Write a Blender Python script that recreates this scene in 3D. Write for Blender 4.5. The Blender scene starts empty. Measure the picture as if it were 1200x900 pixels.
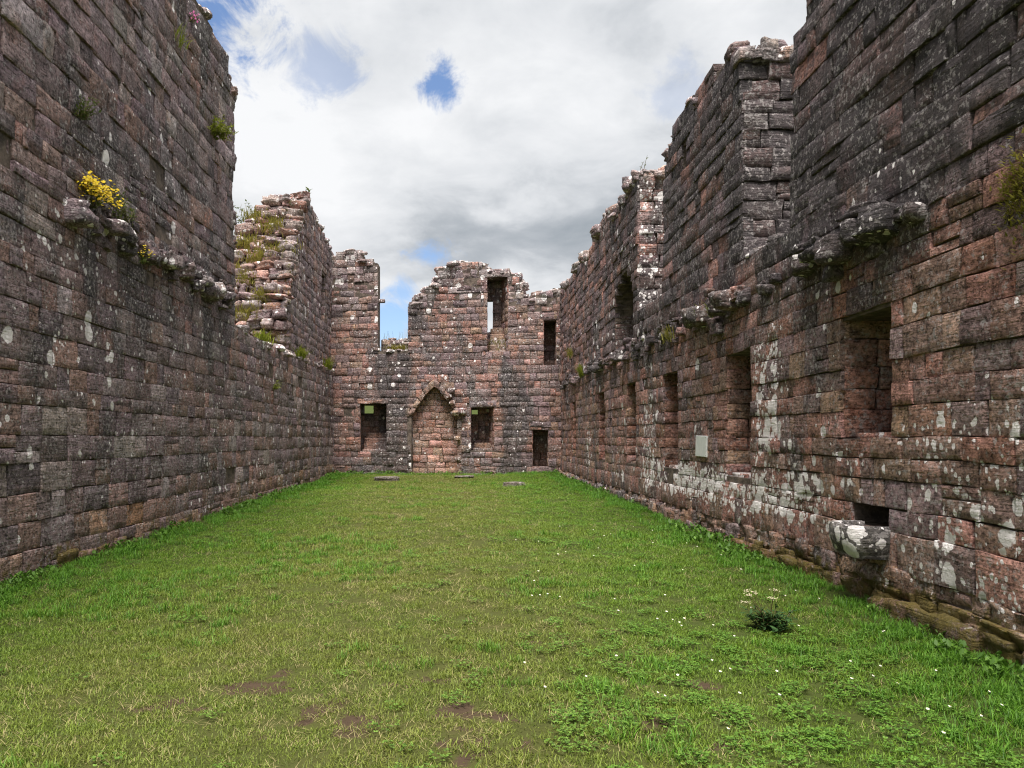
import bpy, math, random
import numpy as np
from mathutils import Vector

rng = random.Random(11)
scene = bpy.context.scene
col = scene.collection

# ------------------------------------------------------------------ camera
EYE = 1.6
F, CX, CY = 900.0, 530.0, 514.0          # survey values: focal length and vanishing point on a 1200 x 900 picture
cam_d = bpy.data.cameras.new('camera')
cam = bpy.data.objects.new('camera', cam_d)
col.objects.link(cam)
cam.location = (0, 0, EYE)
cam.rotation_euler = (math.radians(90), 0, 0)
cam_d.sensor_width = 36
cam_d.lens = 27.0
cam_d.shift_x = (600 - CX) / 1200
cam_d.shift_y = (CY - 450) / 1200
cam_d.clip_start = 0.05
cam_d.clip_end = 6000
scene.camera = cam

# ------------------------------------------------------------------ sky, sun, exposure
SUN_EL, SUN_AZ = 72.0, 186.0             # azimuth clockwise from +Y: behind the camera, along the hall
world = bpy.data.worlds.new('World')
scene.world = world
world.use_nodes = True
world.cycles.sampling_method = 'MANUAL'
world.cycles.sample_map_resolution = 512
sun_d = bpy.data.lights.new('sun', 'SUN')
sun_d.energy = 4.6
sun_d.angle = math.radians(35)
sun_d.color = (1.0, 0.95, 0.88)
sun = bpy.data.objects.new('sun', sun_d)
col.objects.link(sun)
sun.location = (-10, -20, 40)
_e, _a = math.radians(SUN_EL), math.radians(SUN_AZ)
sun_dir = Vector((math.sin(_a) * math.cos(_e), math.cos(_a) * math.cos(_e), math.sin(_e)))
sun.rotation_euler = (-sun_dir).to_track_quat('-Z', 'Y').to_euler()
vs = scene.view_settings
vs.view_transform = 'Standard'
vs.look = 'None'
vs.gamma = 1.0
vs.use_curve_mapping = False
vs.exposure = 1.0
scene.cycles.use_denoising = True
scene.cycles.max_bounces = 5
scene.cycles.diffuse_bounces = 3
scene.cycles.pixel_filter_type = 'BLACKMAN_HARRIS'
scene.cycles.filter_width = 1.15
scene.cycles.denoising_prefilter = 'FAST'


class NT:
    """small helper for building node trees"""
    def __init__(self, tree):
        self.t = tree
        tree.nodes.clear()

    def n(self, kind, ins=None, **props):
        nd = self.t.nodes.new(kind)
        for k, v in props.items():
            setattr(nd, k, v)
        for k, v in (ins or {}).items():
            s = nd.inputs[k]
            if isinstance(v, bpy.types.NodeSocket):
                self.t.links.new(v, s)
            else:
                s.default_value = v
        return nd

    def math(self, op, a, b=None, c=None, clamp=False):
        ins = {0: a}
        if b is not None:
            ins[1] = b
        if c is not None:
            ins[2] = c
        nd = self.n('ShaderNodeMath', ins, operation=op, use_clamp=clamp)
        return nd.outputs[0]

    def vmath(self, op, a, b=None):
        ins = {0: a}
        if b is not None:
            ins[1] = b
        nd = self.n('ShaderNodeVectorMath', ins, operation=op)
        return nd.outputs['Value'] if op in ('DOT_PRODUCT', 'LENGTH', 'DISTANCE') else nd.outputs[0]

    def noise(self, vec, scale, detail=4.0, rough=0.55, dist=0.0, out=0):
        nd = self.n('ShaderNodeTexNoise', {'Vector': vec, 'Scale': scale, 'Detail': detail,
                                           'Roughness': rough, 'Distortion': dist})
        return nd.outputs[out]

    def smooth(self, v, lo, hi, a=0.0, b=1.0):
        nd = self.n('ShaderNodeMapRange', {0: v, 1: lo, 2: hi, 3: a, 4: b}, interpolation_type='SMOOTHSTEP')
        return nd.outputs[0]

    def mix(self, f, a, b, blend='MIX'):
        nd = self.n('ShaderNodeMix', data_type='RGBA', blend_type=blend)
        for s, v in ((nd.inputs[0], f), (nd.inputs[6], a), (nd.inputs[7], b)):
            if isinstance(v, bpy.types.NodeSocket):
                self.t.links.new(v, s)
            else:
                s.default_value = v if not isinstance(v, tuple) or len(v) == 4 else (*v, 1)
        return nd.outputs[2]

    def link(self, a, b):
        self.t.links.new(a, b)


def sky_direction(px, py):
    v = Vector(((px - CX) / F, 1, (CY - py) / F))
    return v.normalized()


def build_world():
    w = NT(world.node_tree)
    sky = w.n('ShaderNodeTexSky', sky_type='NISHITA', sun_disc=False, sun_elevation=_e,
              sun_rotation=_a, altitude=150, air_density=1.0, dust_density=0.8, ozone_density=1.5)
    blue = w.mix(1.0, sky.outputs[0], (0.082, 0.085, 0.092, 1), 'MULTIPLY')
    d = w.n('ShaderNodeTexCoord').outputs['Generated']
    sep = w.n('ShaderNodeSeparateXYZ', {0: d})
    zz = w.math('ADD', w.math('ABSOLUTE', sep.outputs[2]), 0.22)
    flat = w.n('ShaderNodeCombineXYZ', {0: w.math('DIVIDE', sep.outputs[0], zz),
                                        1: w.math('DIVIDE', sep.outputs[1], zz), 2: 0.37}).outputs[0]
    n_big = w.noise(flat, 0.95, 4, 0.56)
    n_mid = w.noise(w.vmath('ADD', flat, (7.3, 2.1, 0.0)), 2.3, 5, 0.58, 0.3)
    n_fine = w.noise(flat, 4.6, 6, 0.6, 0.35)
    # a loose field of gaps in the cloud deck
    gap = w.smooth(w.math('ADD', w.math('MULTIPLY', n_mid, 0.7), w.math('MULTIPLY', n_fine, 0.3)), 0.655, 0.72)
    # gaps that stand over the ruin
    edge = w.math('SUBTRACT', w.noise(d, 15.0, 6, 0.68, 0.5), 0.5)
    for px, py, r, s in ((246, 2, 0.085, 1.0), (384, 74, 0.050, 0.5), (517, 99, 0.034, 1.0), (785, 107, 0.05, 0.28),
                         (508, 300, 0.040, 0.9), (458, 372, 0.075, 1.0), (470, 345, 0.04, 0.9)):
        c = sky_direction(px, py)
        dv = w.vmath('SUBTRACT', d, tuple(c))
        dv = w.vmath('MULTIPLY', dv, (1.0, 1.0, 1.25))
        dist = w.vmath('LENGTH', dv)
        wob = w.math('MULTIPLY', edge, r * 3.2)
        m = w.smooth(w.math('ADD', dist, wob), r * 1.05, r * 0.15)
        gap = w.math('MAXIMUM', gap, w.math('MULTIPLY', m, s))
    # bright tops and grey bellies of the clouds
    shade = w.math('ADD', w.math('MULTIPLY', n_big, 0.62), w.math('MULTIPLY', n_mid, 0.38))
    for px, py, r, s in ((650, 235, 0.21, -0.07), (770, 25, 0.25, -0.10), (360, 190, 0.20, 0.12),
                         (600, 120, 0.16, 0.10), (420, 350, 0.09, 0.10), (620, 325, 0.08, 0.13), (740, 130, 0.10, 0.06)):
        c = sky_direction(px, py)
        dist = w.vmath('LENGTH', w.vmath('MULTIPLY', w.vmath('SUBTRACT', d, tuple(c)), (0.8, 1.0, 1.25)))
        dist = w.math('ADD', dist, w.math('MULTIPLY', w.math('SUBTRACT', n_mid, 0.5), 0.22))
        shade = w.math('ADD', shade, w.math('MULTIPLY', w.smooth(dist, r, 0.0), s))
    shade = w.math('ADD', shade, w.math('MULTIPLY', w.math('SUBTRACT', n_fine, 0.5), 0.26))
    ramp = w.n('ShaderNodeValToRGB', {0: shade})
    el = ramp.color_ramp.elements
    el[0].position, el[0].color = 0.30, (0.155, 0.178, 0.20, 1)
    el[1].position, el[1].color = 0.63, (0.475, 0.48, 0.487, 1)
    e = el.new(0.42); e.color = (0.245, 0.262, 0.282, 1)
    e = el.new(0.51); e.color = (0.375, 0.386, 0.40, 1)
    final = w.mix(gap, ramp.outputs[0], blue)
    bg = w.n('ShaderNodeBackground', {'Color': final, 'Strength': 1.0})
    out = w.n('ShaderNodeOutputWorld', {0: bg.outputs[0]})


build_world()

# ------------------------------------------------------------------ numeric noise


def _hash(i, j, k):
    h = (i * 374761393 + j * 668265263 + k * 2147483647 + 1013904223) & 0xffffffff
    h = ((h ^ (h >> 13)) * 1274126177) & 0xffffffff
    h = h ^ (h >> 16)
    return (h & 0xffff) / 65535.0


def vnoise(P):
    """value noise in -1..1 for an (n,3) array"""
    P = np.asarray(P, dtype=np.float64)
    I = np.floor(P).astype(np.int64)
    f = P - I
    f = f * f * (3 - 2 * f)
    i, j, k = I[:, 0], I[:, 1], I[:, 2]
    r = 0
    for a in (0, 1):
        for b in (0, 1):
            for c in (0, 1):
                wt = (f[:, 0] if a else 1 - f[:, 0]) * (f[:, 1] if b else 1 - f[:, 1]) * (f[:, 2] if c else 1 - f[:, 2])
                r = r + wt * _hash(i + a, j + b, k + c)
    return r * 2 - 1


def fbm(P, octaves=3):
    P = np.asarray(P, dtype=np.float64)
    s, a, t = 0, 1.0, 0
    for o in range(octaves):
        s = s + a * vnoise(P * (2 ** o) + 17.3 * o)
        t += a
        a *= 0.5
    return s / t


def sstep(x, a, b):
    t = np.clip((np.asarray(x, dtype=np.float64) - a) / (b - a), 0, 1)
    return t * t * (3 - 2 * t)


# ------------------------------------------------------------------ object helpers
def props(o, label=None, category=None, group=None, kind=None):
    for k, v in (('label', label), ('category', category), ('group', group), ('kind', kind)):
        if v:
            o[k] = v
    return o


def empty(name, loc):
    o = bpy.data.objects.new(name, None)
    o.empty_display_size = 0.3
    o.location = loc
    col.objects.link(o)
    return o


def mesh_object(name, V, faces, material, parent=None, base=(0, 0, 0), origin=None, attrs=None, smooth=True, flags=None):
    V = np.asarray(V, dtype=np.float64)
    if origin is None:
        origin = (0, 0, 0) if parent is not None else V.mean(axis=0)
        if parent is not None:
            origin = base
    origin = np.asarray(origin, dtype=np.float64)
    me = bpy.data.meshes.new(name)
    me.from_pydata((V - origin).tolist(), [], faces)
    if flags is not None:
        me.polygons.foreach_set('use_smooth', flags)
    elif smooth:
        me.polygons.foreach_set('use_smooth', [True] * len(me.polygons))
    for an, arr in (attrs or {}).items():
        at = me.attributes.new(an, 'FLOAT_COLOR', 'POINT')
        arr = np.asarray(arr, dtype=np.float32)
        at.data.foreach_set('color', arr.ravel())
    me.materials.append(material)
    me.update()
    o = bpy.data.objects.new(name, me)
    col.objects.link(o)
    if parent is not None:
        o.parent = parent
        o.location = tuple(origin - np.asarray(base))
    else:
        o.location = tuple(origin)
    return o


# ------------------------------------------------------------------ materials
def new_material(name):
    m = bpy.data.materials.new(name)
    m.use_nodes = True
    return m, NT(m.node_tree)


def finish(t, colour, rough=0.9, bump=None, spec=0.2, strength=0.6, distance=0.02, extra=None):
    p = t.n('ShaderNodeBsdfPrincipled', {'Base Color': colour, 'Roughness': rough, 'Specular IOR Level': spec})
    if bump is not None:
        b = t.n('ShaderNodeBump', {'Strength': strength, 'Distance': distance, 'Height': bump})
        t.link(b.outputs[0], p.inputs['Normal'])
    t.n('ShaderNodeOutputMaterial', {0: p.outputs[0]})
    return p


def stone_material(name='weathered_sandstone', mortar=False):
    m, t = new_material(name)
    pos = t.n('ShaderNodeNewGeometry').outputs['Position']
    tint = t.n('ShaderNodeAttribute', attribute_name='tint').outputs['Color']
    grow = t.n('ShaderNodeAttribute', attribute_name='growth').outputs['Color']
    gs = t.n('ShaderNodeSeparateColor', {0: grow})
    lich, moss, crust = gs.outputs[0], gs.outputs[1], gs.outputs[2]
    n_lo = t.noise(t.vmath('MULTIPLY', pos, (1.0, 1.0, 0.5)), 1.5, 5, 0.62)
    n_md = t.noise(pos, 8.0, 6, 0.68)
    n_hi = t.noise(pos, 27.0, 5, 0.70)
    strat = t.noise(t.vmath('MULTIPLY', t.vmath('ADD', pos, (0, 0, 0)), (2.2, 2.2, 26.0)), 1.0, 4, 0.68, 0.6)
    # grain and bedding; the strong contrast also paints shade into the pits
    v = t.math('ADD', t.math('MULTIPLY', n_md, 3.4), t.math('MULTIPLY', n_hi, 4.2))
    v = t.math('ADD', v, t.math('MULTIPLY', strat, 1.1))
    v = t.math('SUBTRACT', v, 3.10)
    v = t.math('MAXIMUM', v, 0.22)
    base = t.mix(1.0, tint, t.n('ShaderNodeCombineColor', {0: v, 1: v, 2: v}).outputs[0], 'MULTIPLY')
    pore_shade = t.smooth(t.noise(t.vmath('MULTIPLY', pos, (1.0, 1.0, 1.7)), 21.0, 5, 0.72), 0.39, 0.47, 0.40, 1.0)  # shade of small cavities, painted into the colour by noise
    base = t.mix(1.0, base, t.n('ShaderNodeCombineColor', {0: pore_shade, 1: pore_shade, 2: pore_shade}).outputs[0], 'MULTIPLY')
    # warm iron bloom
    base = t.mix(t.smooth(t.noise(pos, 3.3, 5, 0.6), 0.52, 0.75, 0, 0.5), base,
                 t.mix(1.0, base, (1.25, 0.92, 0.72, 1), 'MULTIPLY'))
    # black algal crust with a shape of its own
    cm = t.math('ADD', t.math('MULTIPLY', n_md, 0.5), t.math('MULTIPLY', n_lo, 0.9))
    cm = t.math('ADD', t.math('SUBTRACT', cm, 0.2), t.math('MULTIPLY', t.math('SUBTRACT', crust, 0.5), 0.42))
    cm = t.smooth(cm, 0.44, 0.60, 0, 0.82)
    base = t.mix(cm, base, t.mix(n_hi, (0.030, 0.028, 0.031, 1), (0.11, 0.102, 0.106, 1)))
    # fine grey speckle
    sp = t.noise(pos, 17.0, 6, 0.76)
    sp_t = t.math('ADD', sp, t.math('MULTIPLY', t.math('SUBTRACT', n_lo, 0.5), 0.25))
    sp_m = t.smooth(sp_t, 0.545, 0.59, 0.0, 0.66)
    base = t.mix(sp_m, base, (0.45, 0.415, 0.41, 1))
    # crusts of pale lichen, round colonies that run together
    wob = t.n('ShaderNodeTexNoise', {'Vector': pos, 'Scale': 7.0, 'Detail': 5.0, 'Roughness': 0.65}).outputs['Color']
    wv = t.vmath('MULTIPLY', t.vmath('SUBTRACT', wob, (0.5, 0.5, 0.5)), (0.07, 0.07, 0.08))
    pw = t.vmath('MULTIPLY', t.vmath('ADD', pos, wv), (1.0, 1.0, 0.85))
    lm = tone = None
    for sc, off, dens in ((4.2, 0.0, 1.0), (8.5, 3.1, 1.0), (19.0, 5.7, 0.8)):
        vo = t.n('ShaderNodeTexVoronoi', {'Vector': t.vmath('ADD', pw, (off, off, off)), 'Scale': sc, 'Randomness': 1.0},
                 feature='F1')
        cell = t.n('ShaderNodeSeparateColor', {0: vo.outputs['Color']})
        has = t.math('LESS_THAN', cell.outputs[0], t.math('MULTIPLY', lich, dens))
        rad = t.math('MULTIPLY_ADD', cell.outputs[1], 0.34, t.math('MULTIPLY_ADD', lich, 0.22, 0.13))
        dist = t.math('ADD', vo.outputs['Distance'], t.math('MULTIPLY', t.math('SUBTRACT', n_hi, 0.5), 0.18))
        blob = t.smooth(t.math('SUBTRACT', dist, rad), 0.018, -0.018)
        blob = t.math('MULTIPLY', blob, has)
        lm = blob if lm is None else t.math('MAXIMUM', lm, blob)
        tone = cell.outputs[2] if tone is None else t.n('ShaderNodeMix', {0: blob, 2: tone, 3: cell.outputs[2]}).outputs[0]
    pits = t.smooth(t.noise(pos, 60.0, 4, 0.7), 0.33, 0.40, 0.55, 1.0)
    lm = t.math('MULTIPLY', lm, pits)
    base = t.mix(t.math('MULTIPLY', lm, 0.97), base,
                 t.mix(t.math('ADD', t.math('MULTIPLY', tone, 0.7), t.math('MULTIPLY', n_md, 0.5), clamp=True), (0.76, 0.715, 0.705, 1), (0.98, 0.93, 0.925, 1)))
    # moss
    mm = t.math('ADD', t.math('MULTIPLY', n_md, 0.6), t.math('MULTIPLY', n_lo, 0.4))
    mm = t.math('ADD', mm, t.math('MULTIPLY', t.math('SUBTRACT', moss, 0.5), 0.5))
    mm = t.smooth(mm, 0.50, 0.60, 0, 0.9)
    base = t.mix(mm, base, t.mix(t.noise(pos, 23.0, 4, 0.6), (0.055, 0.050, 0.012, 1), (0.17, 0.13, 0.03, 1)))
    h = t.math('ADD', t.math('MULTIPLY', n_md, 1.0), t.math('MULTIPLY', n_hi, 0.38))
    h = t.math('ADD', h, t.math('MULTIPLY', strat, 0.8))
    finish(t, base, 0.93, h, 0.15, 1.0, 0.06)
    return m


def mortar_material():
    m, t = new_material('old_lime_mortar')
    pos = t.n('ShaderNodeNewGeometry').outputs['Position']
    a = t.noise(pos, 6.0, 7, 0.65)
    b = t.noise(pos, 35.0, 5, 0.7)
    c = t.mix(t.smooth(a, 0.35, 0.65), (0.075, 0.062, 0.054, 1), (0.19, 0.15, 0.125, 1))
    c = t.mix(t.smooth(b, 0.5, 0.7, 0, 0.5), c, (0.20, 0.18, 0.155, 1))
    finish(t, c, 0.97, t.math('ADD', a, t.math('MULTIPLY', b, 0.4)), 0.1, 0.9, 0.05)
    return m


def leaf_material(name, dark, light, transl=0.25):
    m, t = new_material(name)
    pos = t.n('ShaderNodeNewGeometry').outputs['Position']
    r = t.n('ShaderNodeAttribute', attribute_name='shade').outputs['Fac']
    k = t.math('ADD', t.math('MULTIPLY', r, 0.75), t.math('MULTIPLY', t.noise(pos, 20.0, 3), 0.25))
    c = t.mix(k, (*dark, 1), (*light, 1))
    p = t.n('ShaderNodeBsdfPrincipled', {'Base Color': c, 'Roughness': 0.6, 'Specular IOR Level': 0.25})
    tr = t.n('ShaderNodeBsdfTranslucent', {'Color': c})
    mx = t.n('ShaderNodeMixShader', {0: transl, 1: p.outputs[0], 2: tr.outputs[0]})
    t.n('ShaderNodeOutputMaterial', {0: mx.outputs[0]})
    return m


def lawn_tone(t, pos):
    """shared by the turf blades and the soil: how dry the sward is at a place"""
    sep = t.n('ShaderNodeSeparateXYZ', {0: pos})
    x, y = sep.outputs[0], sep.outputs[1]
    flat = t.n('ShaderNodeCombineXYZ', {0: x, 1: y, 2: 0.0}).outputs[0]
    n1 = t.noise(flat, 0.45, 5, 0.6)
    n2 = t.noise(flat, 2.2, 5, 0.65)
    # the trodden strip runs down the middle of the hall, left of centre
    off = t.math('ABSOLUTE', t.math('ADD', x, 0.75))
    trod = t.smooth(off, 3.6, 0.7)
    dry = t.math('ADD', t.math('MULTIPLY', trod, 0.52), t.math('MULTIPLY', t.math('SUBTRACT', n1, 0.5), 1.1))
    dry = t.math('ADD', dry, t.math('MULTIPLY', t.math('SUBTRACT', n2, 0.5), 0.7), clamp=True)
    return dry, n1, n2, flat


def grass_material(name, g_dark, g_light, dryness=1.0):
    m, t = new_material(name)
    pos = t.n('ShaderNodeNewGeometry').outputs['Position']
    dry, n1, n2, flat = lawn_tone(t, pos)
    r = t.n('ShaderNodeAttribute', attribute_name='shade').outputs['Fac']
    c = t.mix(r, (*g_dark, 1), (*g_light, 1))
    cd = t.mix(r, (0.085, 0.078, 0.018, 1), (0.330, 0.295, 0.082, 1))
    c = t.mix(t.math('MULTIPLY', dry, 0.85 * dryness, clamp=True), c, cd)
    p = t.n('ShaderNodeBsdfPrincipled', {'Base Color': c, 'Roughness': 0.55, 'Specular IOR Level': 0.3})
    tr = t.n('ShaderNodeBsdfTranslucent', {'Color': c})
    mx = t.n('ShaderNodeMixShader', {0: 0.3, 1: p.outputs[0], 2: tr.outputs[0]})
    t.n('ShaderNodeOutputMaterial', {0: mx.outputs[0]})
    return m


def ground_material():
    m, t = new_material('turf_soil')
    pos = t.n('ShaderNodeNewGeometry').outputs['Position']
    dry, n1, n2, flat = lawn_tone(t, pos)
    n3 = t.noise(pos, 14.0, 7, 0.7)
    c = t.mix(n3, (0.026, 0.034, 0.009, 1), (0.060, 0.082, 0.018, 1))
    c = t.mix(t.math('MULTIPLY', dry, 0.7), c, (0.085, 0.072, 0.026, 1))
    bare = t.n('ShaderNodeAttribute', attribute_name='bare').outputs['Fac']
    c = t.mix(t.smooth(t.math('ADD', bare, t.math('MULTIPLY', t.math('SUBTRACT', n3, 0.5), 0.6)), 0.35, 0.6), c,
              t.mix(n3, (0.035, 0.024, 0.016, 1), (0.085, 0.058, 0.038, 1)))
    finish(t, c, 0.95, n3, 0.1, 0.8, 0.03)
    return m


def plain_material(name, a, b, scale=8.0, rough=0.7, strength=0.3):
    m, t = new_material(name)
    pos = t.n('ShaderNodeNewGeometry').outputs['Position']
    n = t.noise(pos, scale, 6, 0.65)
    finish(t, t.mix(t.smooth(n, 0.35, 0.65), (*a, 1), (*b, 1)), rough, n, 0.25, strength, 0.01)
    return m


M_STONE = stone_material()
M_MORTAR = mortar_material()
M_GRASS = grass_material('lawn_blades', (0.042, 0.092, 0.007), (0.205, 0.340, 0.030))
M_LUSH = grass_material('long_grass_blades', (0.036, 0.112, 0.008), (0.155, 0.345, 0.028), 0.22)
M_CLOVER = grass_material('clover_leaves', (0.042, 0.110, 0.012), (0.145, 0.285, 0.036), 0.3)
M_STRAW = plain_material('straw_blades', (0.20, 0.17, 0.07), (0.36, 0.30, 0.15), 20)
M_GROUND = ground_material()
M_LEAF = leaf_material('weed_leaves', (0.05, 0.085, 0.016), (0.16, 0.21, 0.045))
M_FERN = leaf_material('wall_fern_leaves', (0.13, 0.17, 0.015), (0.34, 0.38, 0.05))
M_DRYG = leaf_material('wall_grass_blades', (0.17, 0.16, 0.03), (0.42, 0.38, 0.09))
M_HERB = leaf_material('dark_herb_leaves', (0.018, 0.050, 0.014), (0.055, 0.125, 0.030))
M_YELLOW = leaf_material('yellow_petals', (0.52, 0.36, 0.01), (0.78, 0.58, 0.02), 0.15)
M_WHITE = leaf_material('white_petals', (0.55, 0.53, 0.48), (0.80, 0.79, 0.75), 0.15)
M_CREAM = leaf_material('cream_umbels', (0.34, 0.30, 0.19), (0.52, 0.47, 0.32), 0.15)
M_PINK = leaf_material('pink_petals', (0.45, 0.08, 0.25), (0.62, 0.18, 0.40), 0.15)
M_STEM = plain_material('plant_stems', (0.10, 0.085, 0.035), (0.17, 0.15, 0.06), 30)
M_PLAQUE = plain_material('pale_metal_plaque', (0.72, 0.75, 0.74), (0.82, 0.84, 0.83), 9.0, 0.45, 0.05)
M_SCREW = plain_material('dull_screw_metal', (0.10, 0.10, 0.10), (0.2, 0.19, 0.18), 40, 0.5)

# ------------------------------------------------------------------ the ground
BARE = [(0.31, 4.36, 0.10, 1.0), (1.10, 4.30, 0.13, 1.0), (1.38, 4.02, 0.10, 0.8), (-0.75, 4.75, 0.22, 0.75),
        (-1.25, 4.95, 0.28, 0.7), (-0.55, 4.35, 0.25, 0.65), (-1.7, 4.6, 0.2, 0.6), (1.65, 5.0, 0.16, 0.7),
        (-0.2, 5.1, 0.22, 0.55), (-2.1, 5.4, 0.2, 0.45), (0.05, 4.1, 0.25, 0.55), (1.0, 4.75, 0.2, 0.5),
        (-1.0, 4.1, 0.15, 0.5)]


def ground_z(x, y):
    x = np.asarray(x, dtype=np.float64)
    y = np.asarray(y, dtype=np.float64)
    z = 0.11 * sstep(x, 1.2, 3.8) * sstep(y, 5.4, 8.5)
    z = z + 0.06 * sstep(y, 10, 20)
    z = z + 0.07 * np.exp(-((x - 0.4) / 1.9) ** 2) * sstep(y, 4.5, 8) * sstep(y, 24, 14)
    z = z + 0.10 * sstep(y, 26.5, 29.5)
    P = np.stack([x * 0.55, y * 0.55, x * 0], -1)
    near = (np.abs(x) < 7) & (y > -5) & (y < 36)
    z = z + np.where(near, 0.045 * fbm(P.reshape(-1, 3), 3).reshape(x.shape), 0)
    r = np.hypot(x, (y - 15))
    hill = 60 * sstep(r, 90, 700) + 25 * sstep(r, 90, 700) * fbm(np.stack([x * .006, y * .006, x * 0], -1).reshape(-1, 3), 3).reshape(x.shape)
    return z + hill - 0.4 * sstep(r, 24, 60)


def bare_at(x, y):
    b = np.zeros_like(x)
    for bx, by, r, s in BARE:
        d = np.hypot(x - bx, (y - by) * 0.9)
        b = np.maximum(b, s * sstep(d, r * 1.3, r * 0.2))
    rag = fbm(np.stack([x * 11, y * 11, x * 0 + 2], -1).reshape(-1, 3), 3).reshape(x.shape)
    scuff = sstep(fbm(np.stack([x * 2.6, y * 4.2, x * 0 + 7], -1).reshape(-1, 3), 3).reshape(x.shape), 0.12, 0.45)
    trod = sstep(np.abs(x + 0.6), 2.4, 0.6) * sstep(y, 7.5, 4.5) * (y > 0)
    b = np.maximum(b, 0.62 * scuff * trod)
    return np.clip(b + 0.8 * rag * (b > 0.02), 0, 1)


def axis(fine_a, fine_b, step, far):
    a = list(np.arange(fine_a, fine_b + 1e-6, step))
    g, s = [], step
    p = fine_b
    while p < far:
        s *= 1.35
        p += s
        g.append(p)
    g2, s, p = [], step, fine_a
    while p > -far:
        s *= 1.35
        p -= s
        g2.append(p)
    return np.array(g2[::-1] + a + g)


def build_ground():
    xs, ys = axis(-6, 6, 0.11, 1800), axis(2, 33, 0.11, 1800)
    X, Y = np.meshgrid(xs, ys)
    Z = ground_z(X, Y)
    nx, ny = len(xs), len(ys)
    idx = np.arange(nx * ny).reshape(ny, nx)
    faces = np.stack([idx[:-1, :-1], idx[:-1, 1:], idx[1:, 1:], idx[1:, :-1]], -1).reshape(-1, 4).tolist()
    V = np.stack([X, Y, Z], -1).reshape(-1, 3)
    b = bare_at(V[:, 0], V[:, 1])
    att = np.stack([b, b, b, np.ones_like(b)], -1)
    o = mesh_object('lawn', V, faces, M_GROUND, origin=(0, 0, 0), attrs={'bare': att})
    o['kind'] = 'structure'


build_ground()


# ------------------------------------------------------------------ masonry
class Frame:
    """wall frame: u along the wall, z up, d into the wall behind its face"""
    def __init__(self, o, udir, n, warp=0.035):
        self.o = np.array([o[0], o[1], 0.0])
        u = np.array([udir[0], udir[1], 0.0]); self.u = u / np.linalg.norm(u)
        n = np.array([n[0], n[1], 0.0]); self.n = n / np.linalg.norm(n)
        self.warp = warp

    def w(self, u, z, d):
        u, z, d = (np.asarray(a, dtype=np.float64) for a in (u, z, d))
        if self.warp:
            flat = np.stack([u.ravel() * 0.22 + self.o[1], z.ravel() * 0.3, d.ravel() * 0], -1)
            z = z + self.warp * vnoise(flat).reshape(z.shape) + 0.4 * self.warp * vnoise(flat * np.array([5.5, 2.5, 1.0]) + 31.7).reshape(z.shape)
            flat2 = np.stack([u.ravel() * 0.5 + 9, z.ravel() * 0.5, d.ravel() * 0], -1)
            d = d + 0.03 * vnoise(flat2).reshape(z.shape)
        return self.o + u[..., None] * self.u - d[..., None] * self.n + z[..., None] * np.array([0, 0, 1.0])

    def survey(self, px, py, d=0.0):
        """where the sight line through a surveyed picture point meets the plane d behind the wall face"""
        r = np.array([(px - CX) / F, 1.0, (CY - py) / F])
        c = np.array([0, 0, EYE])
        p0 = self.o - d * self.n
        k = np.dot(p0 - np.array([0, 0, 0]), self.n) / np.dot(r, self.n)
        p = c + r * k
        return float(np.dot(p - self.o, self.u)), float(p[2])


def scan(poly, z):
    xs = []
    n = len(poly)
    for i in range(n):
        (u0, z0), (u1, z1) = poly[i], poly[(i + 1) % n]
        if (z0 <= z) != (z1 <= z):
            xs.append(u0 + (z - z0) * (u1 - u0) / (z1 - z0))
    xs.sort()
    return [(xs[i], xs[i + 1]) for i in range(0, len(xs) - 1, 2)]


def subtract(iv, cuts):
    for c0, c1 in cuts:
        out = []
        for a, b in iv:
            if c1 <= a or c0 >= b:
                out.append((a, b))
            else:
                if c0 > a:
                    out.append((a, c0))
                if c1 < b:
                    out.append((c1, b))
        iv = out
    return iv


def rect(u0, u1, z0, z1):
    return [(u0, z0), (u1, z0), (u1, z1), (u0, z1)]


PAL = {'purple': (0.140, 0.115, 0.116), 'dark': (0.068, 0.060, 0.062), 'brown': (0.165, 0.118, 0.095),
       'red': (0.215, 0.122, 0.092), 'pink': (0.300, 0.185, 0.150), 'tan': (0.215, 0.160, 0.110),
       'grey': (0.215, 0.200, 0.185), 'rust': (0.180, 0.110, 0.062)}


def pick_tint(weights, r):
    tot = sum(w for _, w in weights)
    x = r.random() * tot
    for k, w in weights:
        x -= w
        if x <= 0:
            break
    mean = sum(np.array(PAL[q]) * w for q, w in weights) / tot
    c = (0.66 * np.array(PAL[k]) + 0.34 * mean) * r.uniform(0.82, 1.20) * 1.42
    c = c * np.array([r.uniform(0.97, 1.08), 0.93, r.uniform(0.92, 1.04)])
    return c


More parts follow.
